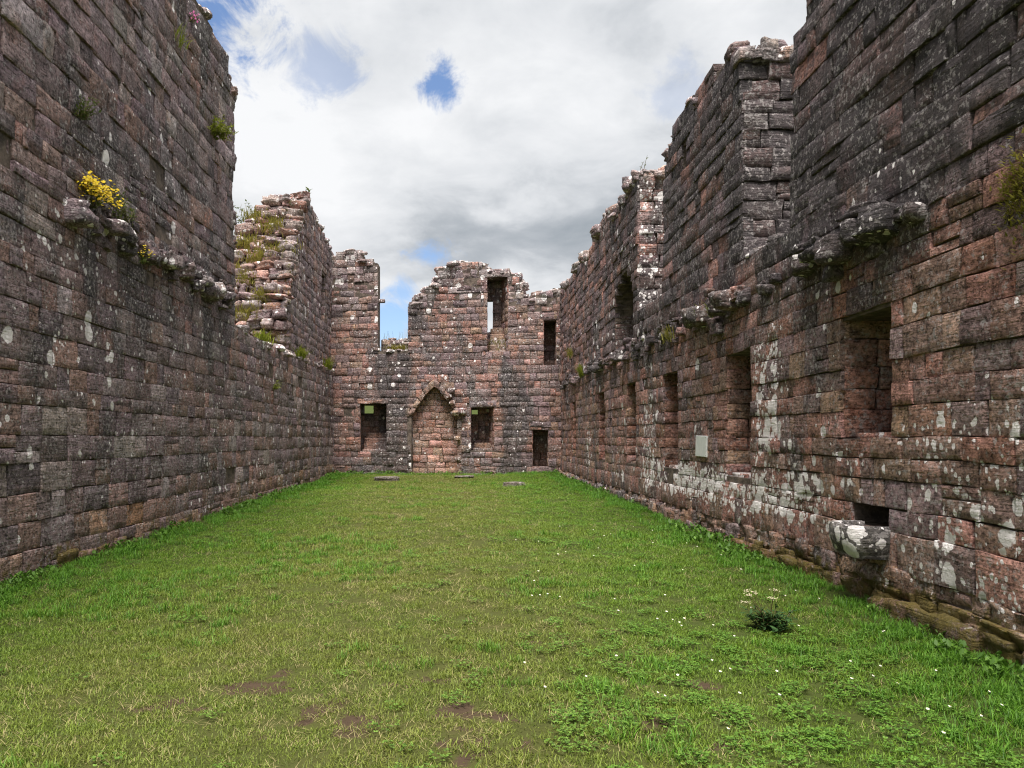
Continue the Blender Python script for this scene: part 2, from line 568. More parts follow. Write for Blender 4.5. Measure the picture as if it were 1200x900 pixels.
class Masonry:
    def __init__(self, name, label, base, zone, seed):
        self.root = empty(name, base)
        props(self.root, label, 'wall')
        self.base = np.array(base, dtype=float)
        self.zone = zone                       # zone(P (n,3)) -> weights for tint, growth array (n,3)
        self.rec = []
        self.r = random.Random(seed)
        self.coreV, self.coreF = [], []

    # -- the rubble-and-mortar core behind the facing
    def core_box(self, fr, u0, u1, z0, z1, d0, d1):
        b = len(self.coreV)
        U = np.array([u0, u1, u1, u0, u0, u1, u1, u0])
        Z = np.array([z0, z0, z1, z1, z0, z0, z1, z1])
        D = np.array([d0, d0, d0, d0, d1, d1, d1, d1])
        self.coreV.extend(fr.w(U, Z, D).tolist())
        for f in ((0, 1, 2, 3), (5, 4, 7, 6), (4, 0, 3, 7), (1, 5, 6, 2), (3, 2, 6, 7), (4, 5, 1, 0)):
            self.coreF.append(tuple(b + i for i in f))

    def core(self, fr, outline, cuts, d0, d1, step=0.12, seg=1.2):
        zs = sorted({round(z, 3) for _, z in outline} | {round(z, 3) for c in cuts for _, z in c})
        z_all = []
        for a, b in zip(zs[:-1], zs[1:]):
            n = max(1, int(math.ceil((b - a) / step)))
            z_all += [a + (b - a) * i / n for i in range(n)]
        z_all.append(zs[-1])
        for a, b in zip(z_all[:-1], z_all[1:]):
            zm = (a + b) / 2
            iv = scan(outline, zm)
            iv = subtract(iv, [x for c in cuts for x in scan(c, zm)])
            for u0, u1 in iv:
                if u1 - u0 < 0.05:
                    continue
                n = max(1, int((u1 - u0) / seg))
                for i in range(n):
                    self.core_box(fr, u0 + (u1 - u0) * i / n, u0 + (u1 - u0) * (i + 1) / n, a, b, d0, d1)

    # -- one dressed stone
    def stone(self, fr, u0, u1, z0, z1, proud=0.0, depth=0.14, rough=0.012, bevel=0.018, gap=0.0045, name='stone',
              weights=None, jitter=0.012, d_face=0.0, growth=None, quad=None):
        r = self.r
        L, H = u1 - u0, z1 - z0
        if L < 0.05 or H < 0.04:
            return
        mid = fr.o + fr.u * (u0 + u1) / 2
        near = max(mid[1], 1.0)
        cell = 0.06 if near < 9 else (0.08 if near < 13 else (0.11 if near < 20 else 0.16))
        nu = int(min(10, max(4, round(L / cell))))
        nz = int(min(7, max(4, round(H / cell) + 1)))
        e = min(0.3, max(bevel, 0.006) * 1.1 / L)
        s = np.array([0.0] + list(np.linspace(e, 1 - e, nu - 1)) + [1.0])
        e2 = min(0.3, max(bevel, 0.006) * 1.1 / H)
        q = np.array([0.0] + list(np.linspace(e2, 1 - e2, nz - 1)) + [1.0])
        S, Q = np.meshgrid(s, q)
        j = lambda: r.uniform(-jitter, jitter)
        gu = gap * 1.9
        c = [(u0 + gu + j(), z0 + gap + j() * .7), (u1 - gu + j(), z0 + gap + j() * .7),
             (u1 - gu + j(), z1 - gap + j() * .7), (u0 + gu + j(), z1 - gap + j() * .7)]
        if quad is not None:
            c = quad
        U = c[0][0] * (1 - S) * (1 - Q) + c[1][0] * S * (1 - Q) + c[2][0] * S * Q + c[3][0] * (1 - S) * Q
        Z = c[0][1] * (1 - S) * (1 - Q) + c[1][1] * S * (1 - Q) + c[2][1] * S * Q + c[3][1] * (1 - S) * Q
        edge = (S == 0) | (S == 1) | (Q == 0) | (Q == 1)
        corner = ((S == 0) | (S == 1)) & ((Q == 0) | (Q == 1))
        D = np.full(S.shape, d_face - proud)
        D = D + (S - 0.5) * r.uniform(-1, 1) * rough * 1.2 + (Q - 0.5) * r.uniform(-1, 1) * rough * 1.4
        off = r.random() * 50
        pn = np.stack([U.ravel() * 4.5 + off, Z.ravel() * 6.5, D.ravel() * 0 + off], -1)
        D = D - rough * 1.6 * fbm(pn, 3).reshape(S.shape)
        bed = np.stack([U.ravel() * 1.5 + off, Z.ravel() * 17.0, D.ravel() * 0 + off], -1)
        D = D - rough * 0.55 * vnoise(bed).reshape(S.shape)
        D = D + edge * bevel * np.clip(0.6 + 2.4 * vnoise(pn * 2.3).reshape(S.shape), 0.1, 3.0) + corner * bevel * 0.5
        pe = np.stack([U.ravel() * 7 + off * 2, Z.ravel() * 7, D.ravel() * 0 + 3], -1)
        wob = vnoise(pe).reshape(S.shape) * gap * 1.2
        U = U + edge * wob
        Z = Z + edge * wob * 0.8
        ny, nx = S.shape
        ring = [(0, i) for i in range(nx)] + [(k, nx - 1) for k in range(1, ny)] + \
               [(ny - 1, i) for i in range(nx - 2, -1, -1)] + [(k, 0) for k in range(ny - 2, 0, -1)]
        ru = np.array([U[a] for a in ring]); rz = np.array([Z[a] for a in ring])
        V = fr.w(np.concatenate([U.ravel(), ru]), np.concatenate([Z.ravel(), rz]),
                 np.concatenate([D.ravel(), np.full(len(ring), d_face + depth)]))
        F_, fl = [], []
        for a in range(ny - 1):
            for b in range(nx - 1):
                k = a * nx + b
                F_.append((k, k + 1, k + nx + 1, k + nx))
                fl.append(0 < a < ny - 2 and 0 < b < nx - 2)
        n0 = ny * nx
        m = len(ring)
        for i in range(m):
            a, b = ring[i], ring[(i + 1) % m]
            F_.append((b[0] * nx + b[1], a[0] * nx + a[1], n0 + i, n0 + (i + 1) % m))
        if np.dot(np.cross(fr.u, [0, 0, 1.0]), fr.n) < 0:
            F_ = [f[::-1] for f in F_]
        self.add(name, V, F_, weights, growth, fl + [False] * (len(F_) - len(fl)))

    def add(self, name, V, F_, weights=None, growth=None, flags=None):
        ctr = V.mean(axis=0)
        w, _ = self.zone(ctr[None, :])
        t = pick_tint(weights or w, self.r)
        _, g = self.zone(V)
        if growth is not None:
            g = np.clip(g + np.array(growth)[None, :], 0, 1)
        T = np.concatenate([np.repeat(t[None, :], len(V), 0), np.ones((len(V), 1))], 1)
        G = np.concatenate([g, np.ones((len(V), 1))], 1)
        # size in the photograph
        px = CX + F * V[:, 0] / np.maximum(V[:, 1], 0.3)
        py = CY - F * (V[:, 2] - EYE) / np.maximum(V[:, 1], 0.3)
        inside = (px.mean() > -5) & (px.mean() < 1205) & (py.mean() > -5) & (py.mean() < 905) & (V[:, 1].min() > 1)
        area = (np.ptp(px) * np.ptp(py)) if inside else 0.0
        self.rec.append((area, name, V, F_, T, G, flags or [True] * len(F_)))

    # -- courses of stones over a face
    def courses(self, z0, z1, lo, hi, keys=()):
        ks = sorted({z0, z1} | {k for k in keys if z0 < k < z1})
        out = [z0]
        for a, b in zip(ks[:-1], ks[1:]):
            n = max(1, round((b - a) / ((lo + hi) / 2)))
            h = [self.r.uniform(lo, hi) for _ in range(n)]
            s = (b - a) / sum(h)
            p = a
            for x in h:
                p += x * s
                out.append(p)
        return out

    def lay(self, fr, outline, cuts, zs, lmin=0.28, lmax=0.75, rough=0.012, bevel=0.018, proud=0.012, d_face=0.0,
            ragged=0.10, missing=0.012, split=0.10, weights=None, name='stone', gap=0.0045, style=None, skip=None,
            growth=None):
        r = self.r
        for a, b in zip(zs[:-1], zs[1:]):
            zm = (a + b) / 2
            iv = subtract(scan(outline, zm), [x for c in cuts for x in scan(c, zm)])
            step = r.uniform(-0.008, 0.008)
            for u0, u1 in iv:
                if u1 - u0 < 0.08:
                    continue
                p = u0
                lim = []
                while p < u1 - 1e-6:
                    st = style(p, zm) if style else {}
                    h = b - a
                    L = r.uniform(max(st.get('lmin', lmin), 0.7 * h), st.get('lmax', lmax))
                    if r.random() < 0.15:
                        L *= 0.6
                    if u1 - (p + L) < 0.16:
                        L = u1 - p
                    lim.append((p, min(p + L, u1), st))
                    p += L
                for k, (s0, s1, st) in enumerate(lim):
                    if skip and skip((s0 + s1) / 2, zm):
                        continue
                    rg = st.get('rough', rough); bv = st.get('bevel', bevel); pr = st.get('proud', proud)
                    if r.random() < missing:
                        self.stone(fr, s0, s1, a, b, -r.uniform(0.016, 0.024), rough=rg * 0.5, bevel=0.004, gap=0.015, d_face=d_face,
                                   weights=weights, name=name, growth=growth)
                        continue
                    pp = lambda: step + st.get('bias', 0.004) + r.uniform(-pr, pr) + (r.uniform(0, 2.2 * pr) if r.random() < 0.12 else 0)
                    if r.random() < st.get('split', split) and (b - a) > 0.2:
                        if r.random() < 0.6:
                            m = a + (b - a) * r.uniform(0.38, 0.62)
                            self.stone(fr, s0, s1, a, m, pp(), rough=rg, bevel=bv * .8, d_face=d_face, weights=weights, name=name, gap=gap, growth=growth)
                            self.stone(fr, s0, s1, m, b, pp(), rough=rg, bevel=bv * .8, d_face=d_face, weights=weights, name=name, gap=gap, growth=growth)
                        else:
                            m = s0 + (s1 - s0) * r.uniform(0.3, 0.7)
                            self.stone(fr, s0, m, a, b, pp(), rough=rg, bevel=bv, d_face=d_face, weights=weights, name=name, gap=gap, growth=growth)
                            self.stone(fr, m, s1, a, b, pp(), rough=rg, bevel=bv, d_face=d_face, weights=weights, name=name, gap=gap, growth=growth)
                    else:
                        self.stone(fr, s0, s1, a, b, pp(), rough=rg, bevel=bv, d_face=d_face, weights=weights, name=name, gap=gap, growth=growth)

    # -- the side of an opening: a panel of stones running into the wall
    def jamb(self, fr, u, z0, z1, depth, facing, zs=None, splay=0.0, d0=0.012, weights=None, rough=0.008, proud=0.006,
             growth=None):
        o = fr.o + fr.u * u
        ud = -fr.n * 1.0 + fr.u * (facing * splay / depth)
        f2 = Frame((o[0], o[1]), (ud[0], ud[1]), fr.u[:2] * facing, warp=0.0)
        f2.n = f2.n - f2.u * np.dot(f2.n, f2.u)
        f2.n /= np.linalg.norm(f2.n)
        zz = zs or self.courses(z0, z1, 0.22, 0.36)
        zz = [z0] + [z for z in zz if z0 + 0.06 < z < z1 - 0.06] + [z1]
        self.lay(f2, rect(d0, depth, z0, z1), [], zz, 0.3, 0.6, rough, 0.010, proud, ragged=0, missing=0, split=0.05,
                 weights=weights, growth=growth)

    def back(self, fr, u0, u1, z0, z1, d, weights=None, growth=None):
        zz = self.courses(z0, z1, 0.22, 0.34)
        self.lay(fr, rect(u0, u1, z0, z1), [], zz, 0.25, 0.5, 0.01, 0.012, 0.008, d_face=d, missing=0, weights=weights,
                 growth=growth)

    # -- a rough lump of stone
    def rock(self, p, size, rz=0.0, rough=0.25, boxy=0.55, name='rubble_stone', weights=None, growth=None, tilt=0.0):
        V, F_ = rock_mesh(self.r, p, size, rz, rough, boxy, tilt)
        self.add(name, V, F_, weights, growth)

    # -- lumps along the broken top of a wall
    def cap(self, fr, pts, thick, size=(0.22, 0.5), rows=2, growth=(0.14, 0.10, -0.2), dmin=0.05):
        for (ua, za), (ub, zb) in zip(pts[:-1], pts[1:]):
            L = math.hypot(ub - ua, zb - za)
            k = 0.0
            while k < L:
                f = k / L
                u, z = ua + (ub - ua) * f, za + (zb - za) * f
                for row in range(rows):
                    s = self.r.uniform(*size)
                    d = dmin + self.r.uniform(0.05, 0.22) + row * thick / rows * self.r.uniform(0.6, 1.0)
                    P = fr.w(np.array([u + self.r.uniform(-.1, .1)]), np.array([z + self.r.uniform(-0.10, 0.07)]), np.array([d]))[0]
                    self.rock(P, (s * self.r.uniform(0.8, 1.2), s * self.r.uniform(0.8, 1.2), s * self.r.uniform(0.35, 0.6)),
                              self.r.uniform(0, 6.28), 0.22, 0.6, 'cap_stone',
                              weights=[('grey', 3), ('purple', 2), ('brown', 1.2)], growth=growth, tilt=0.25)
                k += self.r.uniform(0.24, 0.42)

    def emit(self, keep=300):
        if self.coreV:
            mesh_object('rubble_core', np.array(self.coreV), self.coreF, M_MORTAR, self.root, self.base, smooth=False)
        self.rec.sort(key=lambda x: -x[0])
        for area, name, V, F_, T, G, fl in self.rec[:keep]:
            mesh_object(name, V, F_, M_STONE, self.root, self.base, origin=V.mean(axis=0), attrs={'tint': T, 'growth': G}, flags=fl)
        rest = self.rec[keep:]
        if rest:
            off, Vs, Fs, Ts, Gs, fls = 0, [], [], [], [], []
            for _, _, V, F_, T, G, fl in rest:
                fls.extend(fl)
                Vs.append(V); Ts.append(T); Gs.append(G)
                Fs.extend([tuple(i + off for i in f) for f in F_])
                off += len(V)
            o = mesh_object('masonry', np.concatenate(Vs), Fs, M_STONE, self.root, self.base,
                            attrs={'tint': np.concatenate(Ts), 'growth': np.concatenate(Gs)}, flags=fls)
            o['kind'] = 'stuff'


def _cube_sphere(n=3):
    vs, fs, idx = [], [], {}
    def vid(p):
        k = tuple(round(x, 5) for x in p)
        if k not in idx:
            idx[k] = len(vs)
            vs.append(k)
        return idx[k]
    for ax in range(3):
        for sg in (-1, 1):
            for i in range(n):
                for j in range(n):
                    q = []
                    for (a, b) in ((i, j), (i + 1, j), (i + 1, j + 1), (i, j + 1)):
                        p = [0, 0, 0]
                        p[ax] = sg
                        p[(ax + 1) % 3] = -1 + 2 * a / n
                        p[(ax + 2) % 3] = -1 + 2 * b / n
                        q.append(vid(p))
                    fs.append(tuple(q) if sg > 0 else tuple(q[::-1]))
    return np.array(vs, dtype=float), fs


_CS, _CSF = _cube_sphere(5)


def rock_mesh(r, p, size, rz, rough, boxy, tilt=0.0):
    sph = _CS / np.linalg.norm(_CS, axis=1)[:, None]
    V = _CS * boxy * 0.86 + sph * (1 - boxy)
    off = np.array([r.random() * 90, r.random() * 90, r.random() * 90])
    V = V * (1 + rough * fbm(V * 1.1 + off, 3)[:, None] * 1.3)
    V = V * (1 + 0.5 * rough * np.abs(vnoise(V * 3.1 + off))[:, None])
    lay = 1 + 0.55 * rough * vnoise(np.stack([V[:, 2] * 0 + off[0], V[:, 2] * 4.0 + off[1], V[:, 2] * 0], -1))
    V = V * np.stack([lay, lay, np.ones_like(lay)], -1)
    V = V * np.array(size) * 0.5
    c, s = math.cos(rz), math.sin(rz)
    V = np.stack([V[:, 0] * c - V[:, 1] * s, V[:, 0] * s + V[:, 1] * c, V[:, 2]], -1)
    if tilt:
        a, b = r.uniform(-tilt, tilt), r.uniform(-tilt, tilt)
        V[:, 2] = V[:, 2] + a * V[:, 0] + b * V[:, 1]
    return V + np.asarray(p), _CSF


# ------------------------------------------------------------------ right wall
FR = Frame((3.87, 0.0), (0.012, 1.0), (-1.0, 0.012), 0.038)


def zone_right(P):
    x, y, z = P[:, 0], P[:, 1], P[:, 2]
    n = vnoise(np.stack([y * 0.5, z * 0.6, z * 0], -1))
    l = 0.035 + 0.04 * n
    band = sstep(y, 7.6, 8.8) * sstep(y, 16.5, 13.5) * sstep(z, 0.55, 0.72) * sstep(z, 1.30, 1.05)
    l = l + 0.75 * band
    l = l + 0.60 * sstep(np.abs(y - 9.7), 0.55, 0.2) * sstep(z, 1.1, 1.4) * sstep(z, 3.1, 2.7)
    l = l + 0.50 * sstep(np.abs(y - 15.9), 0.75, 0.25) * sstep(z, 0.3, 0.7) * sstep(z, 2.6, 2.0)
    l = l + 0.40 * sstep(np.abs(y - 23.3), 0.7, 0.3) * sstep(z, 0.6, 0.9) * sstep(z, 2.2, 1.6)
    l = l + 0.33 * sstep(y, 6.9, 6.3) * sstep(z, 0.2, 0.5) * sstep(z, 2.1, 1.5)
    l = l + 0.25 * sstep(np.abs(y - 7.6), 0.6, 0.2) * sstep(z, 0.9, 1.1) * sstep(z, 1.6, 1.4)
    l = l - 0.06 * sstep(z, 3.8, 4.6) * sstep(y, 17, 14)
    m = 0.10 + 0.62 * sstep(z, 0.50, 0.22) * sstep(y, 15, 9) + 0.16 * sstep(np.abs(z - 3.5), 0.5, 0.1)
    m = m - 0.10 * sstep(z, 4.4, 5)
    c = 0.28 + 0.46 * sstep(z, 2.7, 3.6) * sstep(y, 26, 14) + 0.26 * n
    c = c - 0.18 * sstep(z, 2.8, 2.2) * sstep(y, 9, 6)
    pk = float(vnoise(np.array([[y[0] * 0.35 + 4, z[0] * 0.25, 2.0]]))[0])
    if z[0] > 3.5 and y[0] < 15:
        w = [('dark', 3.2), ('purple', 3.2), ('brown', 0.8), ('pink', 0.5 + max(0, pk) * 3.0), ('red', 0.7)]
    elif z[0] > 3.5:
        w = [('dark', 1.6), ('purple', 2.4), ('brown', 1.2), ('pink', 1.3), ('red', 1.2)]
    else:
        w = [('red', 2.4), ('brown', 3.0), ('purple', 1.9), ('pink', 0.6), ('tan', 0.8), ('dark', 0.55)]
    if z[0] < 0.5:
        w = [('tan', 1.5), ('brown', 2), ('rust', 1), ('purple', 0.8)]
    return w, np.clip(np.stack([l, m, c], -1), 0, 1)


RW = Masonry('curtain_wall', 'tall red sandstone wall with a row of window recesses and a stone basin', (3.9, 15, 0), zone_right, 3)
R_TOP = [(1.0, 8.4), (4.0, 8.2), (6.2, 7.7), (7.5, 7.2), (8.25, 6.72), (8.4, 6.5), (8.62, 6.46), (8.7, 6.28), (8.95, 6.2), (9.03, 5.9), (8.95, 5.3), (9.05, 4.9)]
R_A = [(10.6, 6.85), (10.85, 6.95), (11.1, 7.18), (11.6, 7.14), (12.0, 7.32), (12.6, 7.28), (13.1, 7.42), (13.8, 7.33), (14.2, 7.12), (14.5, 7.05), (14.6, 6.7), (14.72, 6.5)]
R_B = [(16.8, 7.45), (17.2, 7.4), (18.2, 7.2), (19.4, 7.3), (20.4, 7.62), (20.9, 7.60), (21.9, 7.35), (22.8, 7.35), (23.6, 7.05),
       (24.6, 7.5), (25.6, 7.35), (26.4, 7.6), (27.3, 7.2), (30.8, 7.3)]
SILL1, SILL2 = 4.08, 4.25
R_OUT = [(1.0, -0.3)] + R_TOP + [(9.05, SILL1), (10.6, SILL1)] + R_A + [(14.72, SILL2), (16.8, SILL2)] + R_B + [(30.8, -0.3)]
R_WIN = [(6.90, 7.80, 1.62, 2.82), (10.27, 11.24, 1.05, 2.84), (13.67, 14.68, 1.05, 2.86), (17.06, 18.05, 1.02, 2.84),
         (20.7, 21.7, 1.02, 2.85), (25.9, 26.8, 1.00, 2.92)]


def arch(u0, u1, z0, zs, za, pointed=False, n=7):
    c = (u0 + u1) / 2
    pts = [(u0, z0), (u1, z0), (u1, zs)]
    for i in range(1, n):
        a = math.pi * i / n
        if pointed:
            k = i / n
            uu = u1 - (u1 - u0) * k
            h = 1 - abs(2 * k - 1) ** 1.25
            pts.append((uu, zs + (za - zs) * h))
        else:
            pts.append((c + (u1 - u0) / 2 * math.cos(a), zs + (za - zs) * math.sin(a)))
    pts.append((u0, zs))
    return pts


R_ARCH = arch(17.25, 19.4, 3.75, 4.75, 5.55)
R_SLOT = rect(13.2, 13.5, 6.35, 6.75)
BASIN_HOLE = rect(6.96, 7.60, 0.76, 0.97)
WD = 0.95                                                  # depth of the window recesses
THICK = 1.9


def build_right():
    w = RW
    cuts = [rect(*q) for q in R_WIN] + [R_ARCH, R_SLOT, BASIN_HOLE]
    wide = [rect(a - 0.05, b + 0.05, c, d) for a, b, c, d in R_WIN] + [R_ARCH, R_SLOT, BASIN_HOLE]
    out_in = [(u + (0.05 if abs(u - 10.6) < 1e-6 or abs(u - 16.8) < 1e-6 else 0), z) for u, z in R_OUT]
    w.core(FR, out_in, wide, 0.018, WD)
    w.core(FR, out_in, [R_SLOT, arch(17.25, 19.45, 3.75, 4.75, 5.55)], WD + 0.003, THICK)
    zs = w.courses(-0.05, 7.6, 0.20, 0.31, keys=(0.40, 0.76, 0.97, 1.62, 2.85, 3.55, 4.1))
    z_lo = [z for z in zs if z <= 0.41]
    z_hi = [z for z in zs if z >= 0.39]

    def style(u, z):
        if z > 3.55:
            return dict(bias=0.012, rough=0.013, bevel=0.0045, proud=0.008, split=0.14, lmin=0.25, lmax=0.85)
        if z > 2.9:
            return dict(rough=0.010, bevel=0.004, proud=0.006, split=0.16, lmin=0.22, lmax=0.65)
        return dict(rough=0.006, bevel=0.003, proud=0.004, split=0.10, lmin=0.20, lmax=0.60)
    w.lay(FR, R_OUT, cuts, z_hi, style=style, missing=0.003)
    z8 = w.courses(7.6, 8.4, 0.25, 0.35)
    w.lay(FR, R_OUT, [], z8, style=style)
    # rubble footing below the dressed courses
    w.lay(FR, R_OUT, [], w.courses(-0.05, 0.40, 0.13, 0.2), 0.18, 0.5, rough=0.03, bevel=0.012, proud=0.02, missing=0, split=0.1)
    y = 2.0
    while y < 29.8:
        n = 2 if y < 13 else 1
        for k in range(n):
            s = w.r.uniform(0.26, 0.55) if y < 13 else w.r.uniform(0.35, 0.6)
            zc = (0.06 + 0.24 * k if n == 2 else 0.20) + w.r.uniform(-0.03, 0.03)
            P = FR.w(np.array([y + w.r.uniform(-.1, .1)]), np.array([zc]), np.array([0.125 - (0.06 if k == 0 else 0.0) + w.r.uniform(-.03, .05)]))[0]
            w.rock(P, (w.r.uniform(0.26, 0.36), s, w.r.uniform(0.24, 0.34)), w.r.uniform(-.1, .1), 0.17, 0.9, 'footing_stone',
                   growth=(0.02, -0.04, 0.26), tilt=0.14)
        y += w.r.uniform(0.24, 0.4)
    # window recesses
    for i, (u0, u1, z0, z1) in enumerate(R_WIN):
        wt = [('red', 3.0), ('pink', 1.6), ('brown', 1.2), ('tan', 0.8)]
        zz = [z for z in zs]
        w.jamb(FR, u1, z0, z1, WD, -1, zz, splay=0.02, weights=wt, growth=(-0.9, 0, -0.22))
        w.jamb(FR, u0, z0, z1, WD, 1, zz, weights=wt)
        w.back(FR, u0, u1, z0, z1, WD - 0.06, weights=wt)
        # lintel underside and sill slab
        c = FR.w(np.array([(u0 + u1) / 2]), np.array([z0 + 0.01]), np.array([WD / 2 - 0.02]))[0]
        w.rock(c, (WD - 0.1, u1 - u0 - 0.03, 0.10), 0, 0.04, 0.95, 'sill_stone', weights=wt)
    w.back(FR, 6.96, 7.60, 0.70, 1.0, 0.42)
    # the two broken hall windows: jamb that faces the near end, and rough sills
    w.jamb(FR, 10.6, SILL1, 6.88, THICK, -1, zs, weights=[('purple', 2.5), ('dark', 2), ('pink', 1.2), ('grey', .6)], rough=0.022, proud=0.02)
    w.jamb(FR, 16.8, SILL2, 7.4, THICK, -1, zs, weights=[('purple', 2), ('red', 1.6), ('pink', 1.2), ('grey', 1.2)], rough=0.02, proud=0.02, growth=(0.32, 0, -0.1))
    w.jamb(FR, 19.4, 3.75, 4.8, THICK, -1, zs, weights=[('red', 2), ('pink', 2), ('brown', 1)], rough=0.014)
    for u0, u1, z in ((9.05, 10.6, SILL1), (14.72, 16.8, SILL2)):
        for _ in range(14):
            u, d = w.r.uniform(u0, u1), w.r.uniform(0.1, 1.5)
            P = FR.w(np.array([u]), np.array([z + w.r.uniform(-.02, .06) + 0.1 * d]), np.array([d]))[0]
            w.rock(P, (w.r.uniform(.25, .45), w.r.uniform(.25, .5), w.r.uniform(.12, .2)), w.r.uniform(0, 3), 0.2, 0.6, 'rubble_stone',
                   weights=[('purple', 2), ('grey', 2), ('brown', 1)], growth=(0.25, 0.15, 0), tilt=0.2)
    # broken ledge that carried the hall floor
    y = 6.5
    while y < 29.6:
        big = (6.7 < y < 8.7) or (10.8 < y < 13.2) or (w.r.random() < 0.16)
        if not (big or w.r.random() < 0.3):
            y += 0.3
            continue
        s = w.r.uniform(0.28, 0.42) if big else w.r.uniform(0.18, 0.28)
        z = 3.55 + w.r.uniform(-0.05, 0.05) + (0.0 if y > 9 else 0.02)
        out = w.r.uniform(0.02, 0.12) if big else w.r.uniform(-0.02, 0.04)
        P = FR.w(np.array([y]), np.array([z]), np.array([-out]))[0]
        w.rock(P, (s * w.r.uniform(0.9, 1.3), s * w.r.uniform(0.7, 1.05), s * w.r.uniform(0.6, 0.85)), w.r.uniform(-.5, .5), 0.27, 0.5, 'corbel',
               weights=[('purple', 2), ('dark', 2.0), ('grey', 0.8), ('brown', 1)], growth=(0.10 if big else 0.04, 0.02, 0.12), tilt=0.15)
        y += s * w.r.uniform(0.85, 1.5) + (0.0 if big else 0.1)
    for _ in range(110):
        y = w.r.uniform(6.3, 29)
        sz = w.r.uniform(0.10, 0.24)
        P = FR.w(np.array([y]), np.array([3.60 + w.r.gauss(0, 0.13)]), np.array([w.r.uniform(-0.05, 0.05)]))[0]
        w.rock(P, (sz, sz * w.r.uniform(1, 2.0), sz * w.r.uniform(0.5, 0.9)), w.r.uniform(-.2, .2), 0.22, 0.75, 'rubble_stone',
               weights=[('purple', 2), ('dark', 2), ('brown', 1.5), ('pink', .5)], growth=(0.0, 0.12, 0.1), tilt=0.15)
    w.cap(FR, R_TOP[:9], 1.2, (0.18, 0.34), rows=2)
    for uj, zj in ((10.62, 6.92), (16.82, 7.38)):
        for k in range(16):
            d = 0.05 + 0.09 * k
            P = FR.w(np.array([uj + w.r.uniform(0.02, 0.16)]), np.array([zj + w.r.uniform(-0.06, 0.10)]), np.array([d]))[0]
            w.rock(P, (w.r.uniform(.25, .42), w.r.uniform(.25, .4), w.r.uniform(.14, .28)), w.r.uniform(-.6, .6), 0.2, 0.7, 'cap_stone',
                   weights=[('grey', 3), ('tan', 1), ('pink', .6)], growth=(0.10, 0.1, -0.3), tilt=0.2)
    w.cap(FR, [(10.95, 7.0)] + [(u, z - 0.05) for u, z in R_A[1:]], 1.0, (0.22, 0.40), rows=2)
    w.cap(FR, R_B, 1.2, (0.3, 0.6), rows=2, growth=(0.18, 0.12, -0.25))
    w.emit()


# ------------------------------------------------------------------ left wall
FL = Frame((-5.0, 0.0), (0.006, 1.0), (1.0, -0.006), 0.038)
FL2 = Frame((-5.12, 0.0), (0.006, 1.0), (1.0, -0.006))


def zone_left(P):
    x, y, z = P[:, 0], P[:, 1], P[:, 2]
    n = vnoise(np.stack([y * 0.45 + 20, z * 0.5, z * 0], -1))
    l = 0.05 + 0.05 * n + 0.03 * sstep(z, 1.0, 3.0) * sstep(z, 4.6, 3.6)
    m = 0.06 + 0.48 * sstep(z, 0.60, 0.10) + 0.10 * sstep(np.abs(z - 4.6), 0.5, 0.1)
    c = 0.33 + 0.17 * n + 0.10 * sstep(z, 3.4, 4.6)
    c = c - 0.14 * sstep(z, 1.2, 0.3)
    w = [('purple', 4.4), ('dark', 0.9), ('brown', 1.8), ('grey', 1.5), ('red', 0.15), ('pink', 0.12)]
    if y[0] > 18 and z[0] > 4.2:
        w = [('purple', 4.0), ('dark', 1.2), ('brown', 2.0), ('grey', 0.8), ('red', 0.5)]
        c = c - 0.08
    if z[0] < 0.45:
        w = [('purple', 2), ('brown', 2), ('tan', 1.3), ('rust', 0.8)]
    return w, np.clip(np.stack([l, m, c], -1), 0, 1)


LW = Masonry('hall_wall', 'dark grey wall broken down in the middle with flowering plants on its ledge', (-5.0, 15, 0), zone_left, 5)
L_TOP = [(2.0, 10.6), (8.0, 10.4), (12.0, 10.15), (14.8, 10.02), (15.6, 10.0), (16.3, 9.85), (16.85, 9.6), (17.15, 9.2)]
L_OUT = [(2.0, -0.3)] + L_TOP + [(17.25, 8.0), (17.05, 7.2), (17.2, 6.2), (17.25, 5.0), (17.3, 4.15), (19.3, 4.06), (24.0, 4.16),
                                  (28.0, 4.3), (32.4, 4.35), (32.4, -0.3)]
LF_EDGE = [(23.7, 4.0), (23.1, 4.9), (23.7, 6.4), (25.0, 8.0), (26.1, 9.3)]
LF_TOP = [(26.3, 9.75), (27.4, 9.8), (28.6, 9.62), (29.8, 9.45), (31.6, 9.2)]
LF_OUT = LF_EDGE + LF_TOP + [(32.4, 9.1), (32.4, 4.0)]
LF_SLOT = rect(28.9, 29.9, 6.1, 7.9)


